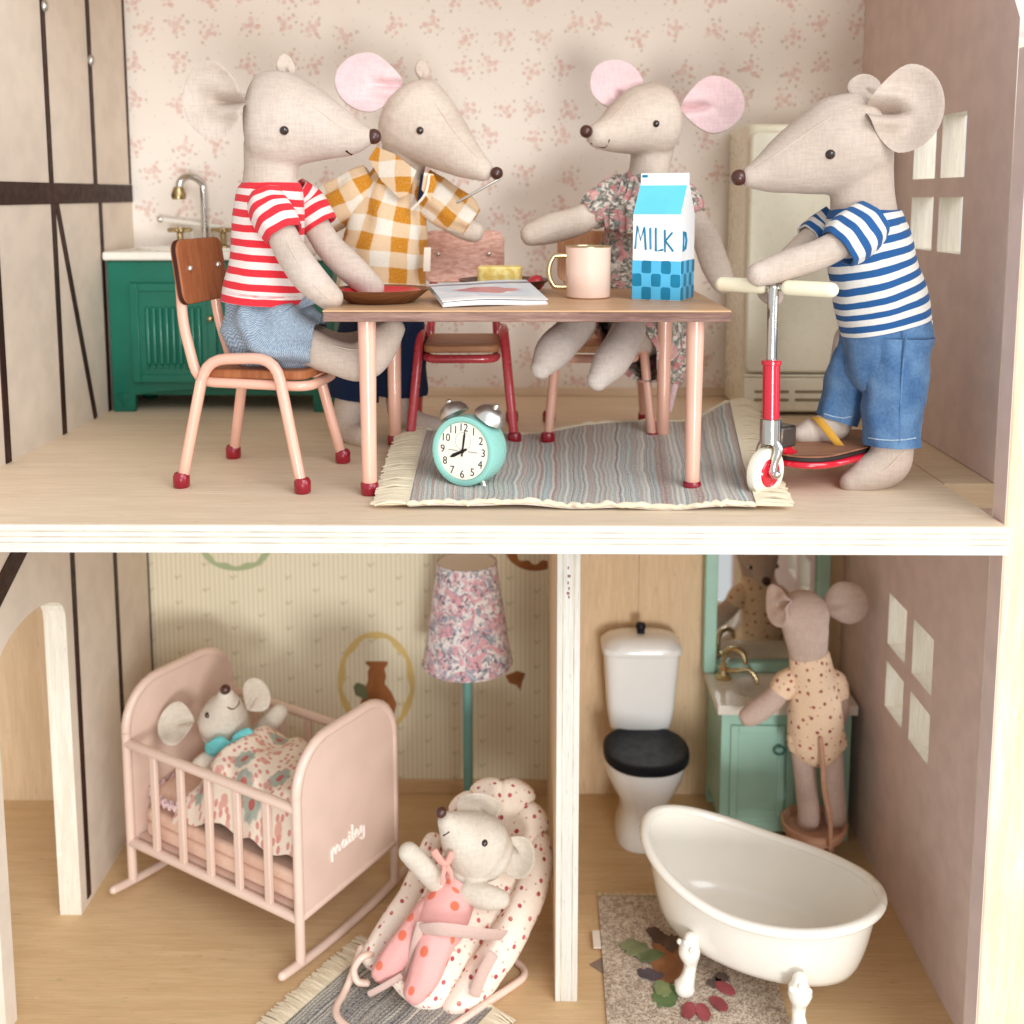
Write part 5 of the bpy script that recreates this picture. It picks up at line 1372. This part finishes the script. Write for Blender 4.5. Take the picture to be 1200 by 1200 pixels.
f_ = Mouse("toy mouse in pink orange-spotted sleepsuit strapped in the bouncer seat", (-2.7, 7.2, G+3), m_skin_b, "small toy mice on the lower floor")
f_.limb([(572, 1000, 8.3, 36, .95), (564, 994, 8.2, 41, .93), (549, 983, 7.9, 37, .93), (535, 972, 7.5, 25, .95), (523, 962, 7.2, 12.5, 1)], capk=.8)
f_.limb([(552, 1015, 8.2, 22), (535, 1045, 7.6, 23), (520, 1075, 6.9, 26), (512, 1092, 6.6, 25)])
f_.limb([(512, 1035, 7.3, 13), (495, 1015, 6.9, 14.5), (478, 998, 6.6, 13)])
f_.limb([(548, 1045, 7.2, 14), (570, 1051, 7.0, 16), (588, 1054, 7.0, 12)])
f_.limb([(515, 1095, 6.4, 19), (502, 1125, 5.7, 17), (488, 1160, 5.3, 12)])
f_.limb([(495, 1085, 6.8, 17), (470, 1112, 6.5, 15), (449, 1138, 6.2, 10)])
f_.skin(.06)
f_.nose(517, 952, 6.95, 7)
f_.eye(568, 988, .13); f_.line("mouth", [(510, 975), (514, 979), (520, 979), (526, 975)], .03, m_thread)
f_.ear(562, 948, 9.2, 29, 16, -8, (.1, -.75, .65), -60, cup=.5, crease=.3)
f_.ear(608, 1000, 8.6, 24, 28, -10, (-.3, -.9, .2), 150, cup=.35, crease=.6, clen=.5)
m_sleep = cloth("pink_spotted_jersey", dots_pat((232, 170, 164), ((226, 112, 84), (226, 122, 92)), 1.0, .17), weave=12.)
f_.wear("sleepsuit", [[(541, 1032, 7.75, 23), (534, 1045, 7.55, 28), (524, 1065, 7.1, 32), (514, 1088, 6.6, 32), (508, 1100, 6.4, 24)]], m_sleep, wrinkle=.05, fold=.012, cap=(False, True), seg=28)
ss = f_.t.children[-1]
f_.wear("trouser_leg", [[(519, 1082, 6.55, 25), (509, 1110, 6.0, 23), (498, 1140, 5.55, 21), (487, 1162, 5.3, 16)]], m_sleep, ss, wrinkle=.04, cap=(True, True), seg=24)
f_.wear("trouser_leg", [[(504, 1074, 6.9, 23), (478, 1104, 6.5, 20), (460, 1125, 6.3, 18), (448, 1139, 6.2, 14)]], m_sleep, ss, wrinkle=.04, cap=(True, True), seg=24)
bw = MB()
for L in ([(522, 1014, 6.75, 3), (514, 1006, 6.65, 5), (509, 997, 6.7, 4)], [(522, 1014, 6.75, 3), (527, 1006, 6.75, 4), (529, 999, 6.8, 3)], [(521, 1016, 6.7, 3), (519, 1026, 6.55, 3), (518, 1036, 6.5, 3)], [(524, 1016, 6.7, 3), (529, 1024, 6.65, 3), (530, 1032, 6.6, 3)]):
    p_, ra_, rb_ = chain(L); bw.loft(p_, ra_, [x*.5 for x in rb_], 12, 4, wrinkle=.06, wfreq=3.)
obj("neck_bow", bw, cloth("coral_ribbon", lambda m, p: C(226, 160, 148), uvs=False), ss, world=True)

# ------------------------------------------------------------------ toilet
m_porc = paint("white_porcelain", C(238, 238, 236), .12, .55, coat=.6, var=.01)
m_black = paint("black_lacquer", C(14, 18, 26), .42, .22, coat=.0, var=.05)
tl = thing("toilet", "white porcelain toilet with black lid between partition and vanity", "toilet", (5.6, 17.2, G))
def oval_loft(rows, seg=36):
    """rows: (z, cx, cy, rx, ry, power) -> superelliptic skin"""
    vs, fs = [], []
    for z, cx, cy, rx, ry, pw_ in rows:
        for k in range(seg):
            q = 2*pi*k/seg; c_, s_ = cos(q), sin(q)
            vs.append((cx+rx*abs(c_)**(2/pw_)*(1 if c_ > 0 else -1), cy+ry*abs(s_)**(2/pw_)*(1 if s_ > 0 else -1), z))
    n = len(rows)
    for i in range(n-1):
        for k in range(seg): j = (k+1) % seg; fs.append([i*seg+k, i*seg+j, (i+1)*seg+j, (i+1)*seg+k])
    fs += [list(range(seg))[::-1], [(n-1)*seg+k for k in range(seg)]]
    return MB().add(vs, fs)
obj("bowl", oval_loft([(0, 0, .1, 1.32, 1.75, 2.6), (.12, 0, .1, 1.36, 1.78, 2.6), (.5, 0, .1, 1.26, 1.7, 2.5), (1.2, 0, .05, 1.12, 1.6, 2.4), (1.75, 0, 0, 1.1, 1.62, 2.3), (2.3, 0, -.1, 1.3, 1.75, 2.2), (2.9, 0, -.25, 1.6, 1.85, 2.2), (3.5, 0, -.35, 1.8, 1.95, 2.2), (3.95, 0, -.4, 1.88, 2.0, 2.2), (4.1, 0, -.4, 1.88, 2.0, 2.2), (4.15, 0, -.4, 1.8, 1.92, 2.2)]), m_porc, tl)
obj("seat_lid", oval_loft([(4.16, .03, -.5, 1.88, 1.98, 2.3), (4.24, .03, -.5, 1.97, 2.05, 2.3), (4.5, .03, -.5, 1.97, 2.05, 2.3), (4.56, .03, -.5, 1.9, 1.98, 2.3), (4.58, .03, -.45, 1.75, 1.8, 2.3), (4.55, .03, -.45, 1.6, 1.65, 2.3)]), m_black, tl)
cs = obj("cistern", oval_loft([(4.3, 0, 2.1, 1.3, .85, 4), (4.5, 0, 2.05, 1.5, .95, 4), (5.5, 0, 2.0, 1.62, 1.02, 4.5), (8.2, 0, 1.95, 1.8, 1.08, 5)]), m_porc, tl)
obj("cistern_lid", oval_loft([(8.22, 0, 1.95, 1.84, 1.12, 5), (8.3, 0, 1.95, 1.9, 1.16, 5), (8.55, 0, 1.95, 1.9, 1.16, 4.5), (8.85, 0, 1.98, 1.6, .95, 3.5), (9.0, 0, 2.0, 1.15, .62, 3)]), m_porc, cs)
obj("flush_knob", MB().lathe([(0, 9.0), (.2, 9.0), (.18, 9.08), (.22, 9.2), (.26, 9.34), (.2, 9.48), (0, 9.52)], Matrix.Translation((0, 2, 0)), 18), m_black, cs)

# ------------------------------------------------------------------ vanity with mirror
m_mintv = paint("mint_green_enamel", C(164, 206, 190), .4, .4, coat=.15, var=.03)
m_dgreen = paint("dark_teal_enamel", C(66, 116, 104), .4, .4, var=.05)
m_mirror = Mat("silvered_glass", .03, .5, 1.); m_mirror.col(C(226, 226, 224)); m_mirror = m_mirror.mat
def vanity():
    t = thing("bathroom_vanity", "mint green washstand with white basin and tall mirror", "washstand", (12, 18.4, G))
    x0, x1, y0, y1, zt = 9.0, 15.12, 16.55, 20.35, G+6.7
    obj("carcass", MB().cube2((x0+.08, y0+.1, G+.9), (x1-.08, y1, zt-.46)), m_mintv, t, world=True, bevel=.04)
    for x in (x0+.3, x1-.3):
        for y in (y0+.3, y1-.3): obj("foot", MB().box((x, y, G+.45), (.5, .5, .9)), m_mintv, t, world=True, bevel=.05)
    obj("plinth", MB().cube2((x0+.56, y0+.2, G+.35), (x1-.56, y0+.4, G+.92)), m_mintv, t, world=True, bevel=.03)
    xm = (x0+x1)/2
    for a, b in ((x0+.5, xm-.06), (xm+.06, x1-.5)):
        dd = obj("door", MB().cube2((a, y0+.02, G+1.25), (b, y0+.096, zt-1.0)), m_mintv, t, world=True, bevel=.02)
        fr_ = MB()
        for p, q in (((a+.01, G+1.26), (a+.35, zt-1.01)), ((b-.35, G+1.26), (b-.01, zt-1.01)), ((a+.353, G+1.26), (b-.353, G+1.6)), ((a+.353, zt-1.35), (b-.353, zt-1.01))): fr_.cube2((p[0], y0-.05, p[1]), (q[0], y0+.018, q[1]))
        obj("door_frame", fr_, m_mintv, dd, world=True, bevel=.03)
    hx = xm-.35
    obj("ring_handle", MB().loft([(hx+.24*cos(2*pi*k/20), y0-.12, G+4.55+.2*sin(2*pi*k/20)) for k in range(21)], .05, seg=8, sub=1), m_dgreen, t, world=True)
    obj("handle_boss", MB().ball((hx, y0-.08, G+4.75), .1, n=8), m_dgreen, t, world=True)
    m_top = paint("white_stone_top", C(228, 222, 212), .25, .5, coat=.3, var=.02)
    cx, cy = (x0+x1)/2-.1, 18.25
    def top_f(u, v):
        x, y = x0-.12+u*(x1-x0+.24), y0-.1+v*(y1-y0+.1)
        d = (abs((x-cx)/2.05)**2.6+abs((y-cy)/1.25)**2.6)**(1/2.6)
        k = max(0, min(1, (1.05-d)/.45)); k = k*k*(3-2*k)
        return (x, y, zt - .43*k)
    obj("basin_top", MB().sheet(top_f, 60, 44), m_top, t, world=True, angle=60)
    ed = MB(); 
    for a, b in (((x0-.12, y0-.1), (x1+.12, y0-.1)), ((x0-.12, y1), (x0-.12, y0-.1)), ((x1+.12, y0-.1), (x1+.12, y1))):
        ed.add([(a[0], a[1], zt-.45), (b[0], b[1], zt-.45), (b[0], b[1], zt), (a[0], a[1], zt)], [[0, 1, 2, 3]])
    obj("top_edge", ed, m_top, t, world=True, flat=True)
    # brass taps
    p = at(848, 778, 19.3); p.z = zt
    tp_ = obj("tap", MB().loft([p, p+Vector((0, 0, .9)), p+Vector((.05, -.1, 1.35)), p+Vector((.35, -.35, 1.6)), p+Vector((.75, -.6, 1.5)), p+Vector((.9, -.7, 1.1))], .13, seg=12, sub=4), m_brass, t, world=True)
    obj("tap_base", MB().lathe([(0, 0), (.4, 0), (.42, .1), (.26, .2), (.2, .42), (.28, .5), (.2, .6), (0, .6)], Matrix.Translation(p), 20), m_brass, tp_, world=True)
    q = p+Vector((.45, -.5, 0))
    obj("tap_lever", MB().loft([p+Vector((.1, -.05, .42)), p+Vector((.6, -.3, .5)), p+Vector((1.05, -.4, .62)), p+Vector((1.4, -.5, .35)), p+Vector((1.5, -.55, .02))], .11, seg=10, sub=4), m_brass, tp_, world=True)
    # mirror
    mx0, mx1, mz0, mz1 = 8.75, 14.75, zt+.02, -1.0
    fm = MB()
    obj("mirror_post", MB().cube2((mx0, 19.75, mz0), (mx0+.6, 20.35, mz1)), m_mintv, t, world=True, bevel=.06)
    obj("mirror_post", MB().cube2((mx1-.6, 19.75, mz0), (mx1, 20.35, mz1)), m_mintv, t, world=True, bevel=.06)
    obj("mirror_rail", MB().cube2((mx0+.61, 19.8, mz0+.01), (mx1-.61, 20.34, mz0+.5)), m_mintv, t, world=True, bevel=.05)
    obj("mirror_rail", MB().cube2((mx0+.61, 19.8, mz1-.6), (mx1-.61, 20.34, mz1)), m_mintv, t, world=True, bevel=.05)
    obj("mirror_glass", MB().cube2((mx0+.605, 20.1, mz0+.52), (mx1-.605, 20.2, mz1-.62)), m_mirror, t, world=True, flat=True)
vanity()

# ------------------------------------------------------------------ stool and the mouse on it
m_cork = wood("rosy_cork", C(216, 172, 146), C(196, 148, 122), 0, .75, 1.6)
st = thing("round_stool", "round wooden footstool with raised rim under the bathroom mouse", "stool", (13.0, 15.0, G))
obj("seat", MB().lathe([(0, 1.45), (1.1, 1.45), (1.3, 1.5), (1.42, 1.75), (1.44, 1.98), (1.36, 2.02), (1.26, 1.95), (1.15, 1.72), (0, 1.68)], seg=40), m_cork, st)
for k in range(3):
    q = radians(30+120*k); obj("leg", MB().loft([(1.15*cos(q), 1.15*sin(q), 0.05), (.95*cos(q), .95*sin(q), 1.5)], [.17, .22], seg=12, sub=1, capk=.2), m_cork, st)
YG = 14.9
m_skin_g = skin("dusty_pink_linen", (212, 190, 178), (202, 178, 166))
g = Mouse("toy mouse in spotted romper seen from behind at the bathroom mirror", (13.0, 15.0, G+1.7), m_skin_g, "small toy mice on the lower floor")
g.limb([(942, 721, 15.0, 31, 1.), (938, 721, 15.9, 28, 1.), (930, 720, 16.9, 19, 1.), (923, 718, 17.8, 10, 1.)], up=(0, 0, 1), capk=.75)
g.limb([(944, 738, 14.9, 28), (948, 772, YG, 23), (953, 810, YG, 27), (956, 860, YG, 29)])
g.limb([(940, 868, YG, 15), (944, 915, YG, 13.5), (948, 955, YG, 14), (946, 968, YG+.3, 13)])
g.limb([(973, 868, YG, 15), (977, 915, YG, 13), (979, 952, YG, 13.5), (978, 964, YG+.3, 12)])
g.limb([(922, 800, YG, 12), (905, 820, YG, 14), (884, 836, YG, 14), (876, 840, YG, 12)])
g.limb([(978, 798, YG+.2, 11), (985, 825, YG+.5, 12), (980, 845, YG+1.0, 11)])
g.skin(.06)
g.nose(920, 716, 18.15, 6)
for dx in (-1, 1):
    ph = at(935, 724, 16.5) + Vector((dx*.5, 0, 0)); o_ = ph + Vector((dx*2.2, 6, 0))
    h = g.bvh.ray_cast(o_, (ph-o_).normalized())
    if h[0]: obj("eye", MB().ball(h[0], .13, n=8), m_eye, g.t, world=True)
g.ear(990, 708, 15.0, 28, 27, 5, (-.25, -.96, .05), 190, cup=-.15, crease=.15)
g.ear(915, 709, 15.1, 26, 26, 10, (-.93, -.36, .05), 0, cup=.2, crease=.3)
m_romper = cloth("peach_spotted_jersey", dots_pat((244, 214, 184), ((150, 70, 64), (186, 104, 90)), .6, .075, (190, 130, 100)), weave=12.)
g.wear("romper", [[(947, 766, YG, 24), (949, 776, YG, 26), (954, 810, YG, 30), (956, 845, YG, 34), (956, 868, YG, 33)]], m_romper, wrinkle=.05, fold=.015, cap=(False, True), seg=28)
ro = g.t.children[-1]
g.wear("sleeve", [[(932, 790, YG, 12), (922, 800, YG, 16), (914, 811, YG, 15)]], m_romper, ro, wrinkle=.05, seg=24)
g.wear("sleeve", [[(968, 792, YG, 12), (978, 800, YG+.1, 15), (982, 814, YG+.2, 14)]], m_romper, ro, wrinkle=.05, seg=24)
g.wear("leg_hem", [[(940, 858, YG, 18), (941, 868, YG, 19), (942, 876, YG, 18.5)]], m_romper, ro, wrinkle=.04, seg=24)
g.wear("leg_hem", [[(972, 858, YG, 18), (973, 868, YG, 19), (974, 875, YG, 18.5)]], m_romper, ro, wrinkle=.04, seg=24)
tail = [at(962, 866, 13.6), at(964, 890, 13.5), at(966, 925, 13.4), at(973, 962, 13.3), at(973, 995, 13.25)]
obj("tail", MB().loft(tail, [.09, .11, .12, .11, .08], seg=10, sub=3), skin("tail_linen", (206, 160, 134), (192, 146, 120)), g.t, world=True)

# ------------------------------------------------------------------ bath mat and bathtub
bm_ = thing("bath_mat", "speckled beige felt mat with berry print under the bathtub", "mat", (6.2, 8.0, G))
def felt(m, p):
    n = m.noise(p, 5., 4., .7); n2 = m.noise(p, 14., 2.)
    return m.mix(m.ramp(n*.5+n2*.5, .38, .62), C(150, 130, 112), C(222, 204, 184))
m_felt = cloth("speckled_felt", felt, uvs=False, weave=8., fuzz=.6)
def mat_f(u, v):
    return (3.05+u*6.6+.2*v-.08, 3.0+v*9.4, G+.1+.02*sin(8*u)*sin(7*v))
obj("felt", MB().sheet(mat_f, 20, 28, thick=.08), m_felt, bm_, world=True)
fg = MB(); rr = random.Random(9)
for i in range(80):
    u = i/79; p = Vector(mat_f(u, 1)); fg.loft([p, p+Vector((rr.uniform(-.06, .06), rr.uniform(.18, .32), -.04))], [.045, .03], seg=5, sub=1, cap=(False, False), hem=0)
obj("frayed_edge", fg, m_fringe, bm_, world=True)['kind'] = 'stuff'
def blob(name, px, py, rx, ry, rot, c, parent, ragged=.2, k=.105, n=26):
    d = ray(px, py); p = CAM + d*((G+k+.02-CAM.z)/d.z); r = random.Random(int(px*7+py)); pts = []
    for i in range(n):
        q = 2*pi*i/n; s_ = 1+r.uniform(-ragged, ragged); x, y = rx*cos(q)*s_, ry*sin(q)*s_; a_ = radians(rot)
        pts.append((p.x+x*cos(a_)-y*sin(a_), p.y+x*sin(a_)+y*cos(a_)))
    return obj(name, MB().prism(pts, Matrix.Translation((0, 0, G+k+.012)), .03), paint(name+"_wool", C(*c), .95, .05, var=.25, bump=.5), parent, world=True, flat=True)
blob("printed_nut", 786, 1130, .85, 1.2, 10, (156, 108, 74), bm_)
for x, y, rx, ry, ro_, cc in ((748, 1113, .75, .42, -35, (128, 132, 98)), (762, 1120, .5, .3, 20, (104, 114, 80)), (772, 1098, .34, .6, 30, (104, 84, 74)), (788, 1105, .3, .5, -20, (112, 90, 76)), (762, 1142, .5, .28, -15, (100, 88, 92)),
                              (782, 1166, .5, .62, -30, (108, 128, 84)), (776, 1158, .3, .4, 10, (140, 150, 104))): blob("printed_leaf", x, y, rx, ry, ro_, cc, bm_, k=.112+.0035*(int(x) % 13)+.0007*(int(y) % 5))
for x, y in ((807, 1184), (824, 1186), (842, 1176), (850, 1158)): blob("printed_berry", x, y, .26, .42, (x-820)*1.5, (152, 78, 80), bm_, .06, k=.13)
for x, y in ((838, 1152), (846, 1146)): blob("printed_bud", x, y, .3, .24, 20, (100, 86, 78), bm_, k=.12)
p_ = at(697, 1100, 10.0)
obj("care_label", MB().box((2.92, 9.6, G+.2), (.3, 1.0, .04)), m_tape, bm_, world=True)
pp = MB(); pp.add([(2.62, 8.35, G+.012), (3.3, 7.75, G+.012), (3.35, 8.9, G+.012)], [[0, 1, 2]])
tag(obj("paper_scrap", MB().prism([(2.55, 8.4), (3.3, 7.7), (3.35, 9.0)], Matrix.Translation((0, 0, G+.006)), .02), paint("grey_paper", C(142, 120, 108), .8, .1), origin=(2.9, 8.3, G)), "small grey triangle of card sticking out at the left edge of the bath mat", "card")

tu = thing("bathtub", "white freestanding slipper bathtub on claw feet", "bathtub", (9.25, 8.0, G))
m_tub = paint("white_tub_enamel", C(240, 235, 225), .22, .5, coat=.4, var=.01)
TA, TB_ = 4.65, 2.95; T1 = Vector((.86, -.51, 0)); T2 = Vector((.51, .86, 0)); TC = Vector((8.95, 8.2, 0))
def tub_pt(q, k, z, rimz=True):
    x, y = cos(q)*k[0], sin(q)*k[1]
    x = x*(1+.02*sin(q)**2)
    s_ = cos(q); rz_ = G + 3.84 + (1.02*max(0, -s_)**1.7 + .5*max(0, s_)**2)
    return TC + T1*x + T2*y + Vector((0, 0, rz_ if z is None else z))
def tub_skin(rows, seg=72):
    vs, fs = [], []
    for (ka, kb, h) in rows:
        for j in range(seg):
            q = 2*pi*j/seg; top = tub_pt(q, (TA, TB_), None)
            p = tub_pt(q, (ka, kb), None); p.z = (G+1.2) + (top.z-(G+1.2))*h; vs.append(p)
    for i in range(len(rows)-1):
        for j in range(seg): j2 = (j+1) % seg; fs.append([i*seg+j, i*seg+j2, (i+1)*seg+j2, (i+1)*seg+j])
    fs.append(list(range(seg))[::-1]); return MB().add(vs, fs)
rows = []
for k in range(13):
    h = k/12; g_ = (h**.36); rows.append((3.2+(TA-.2-3.2)*g_, 1.75+(TB_-.2-1.75)*g_, h))
obj("shell", tub_skin(rows), m_tub, tu, world=True, angle=80)
m_tubin = m_tub
ri = [(max(.1, a_-.08), max(.1, b_-.08), .07+h*.93) for a_, b_, h in rows]
obj("inner_shell", tub_skin(ri), m_tub, tu, world=True, angle=80)
obj("rim", MB().loft([tub_pt(2*pi*j/80, (TA-.1, TB_-.1), None) for j in range(81)], .2, seg=14, sub=1, cap=(False, False), hem=0), m_tub, tu, world=True)
for sx, sy in ((-1, -1), (1, -1), (-1, 1), (1, 1)):
    b0 = TC + T1*(.35+2.0*sx) + T2*(2.3*sy)
    out = (T1*(.35*sx)+T2*(.9*sy)).normalized()
    ft = obj("claw_foot", MB().loft([b0+out*.12+Vector((0, 0, G+2.15)), b0+out*.2+Vector((0, 0, G+1.75)), b0+out*.12+Vector((0, 0, G+1.2)), b0+out*.24+Vector((0, 0, G+.75)), b0+out*.42+Vector((0, 0, G+.42))], [.3, .42, .26, .26, .4], seg=16, sub=4, wrinkle=.05, wfreq=4.), m_tub, tu, world=True, angle=80)
    lf_ = MB()
    for k in (0, 2, 4):
        q = radians(-60+30*k); tz = Vector((-out.y, out.x, 0))
        lf_.ball(b0+out*(.42)+tz*(.32*sin(q*1.2))+Vector((0, 0, G+2.0+.28*cos(q)-.1)), .11, n=6)
    obj("foot_ornament", lf_, m_tub, ft, world=True)
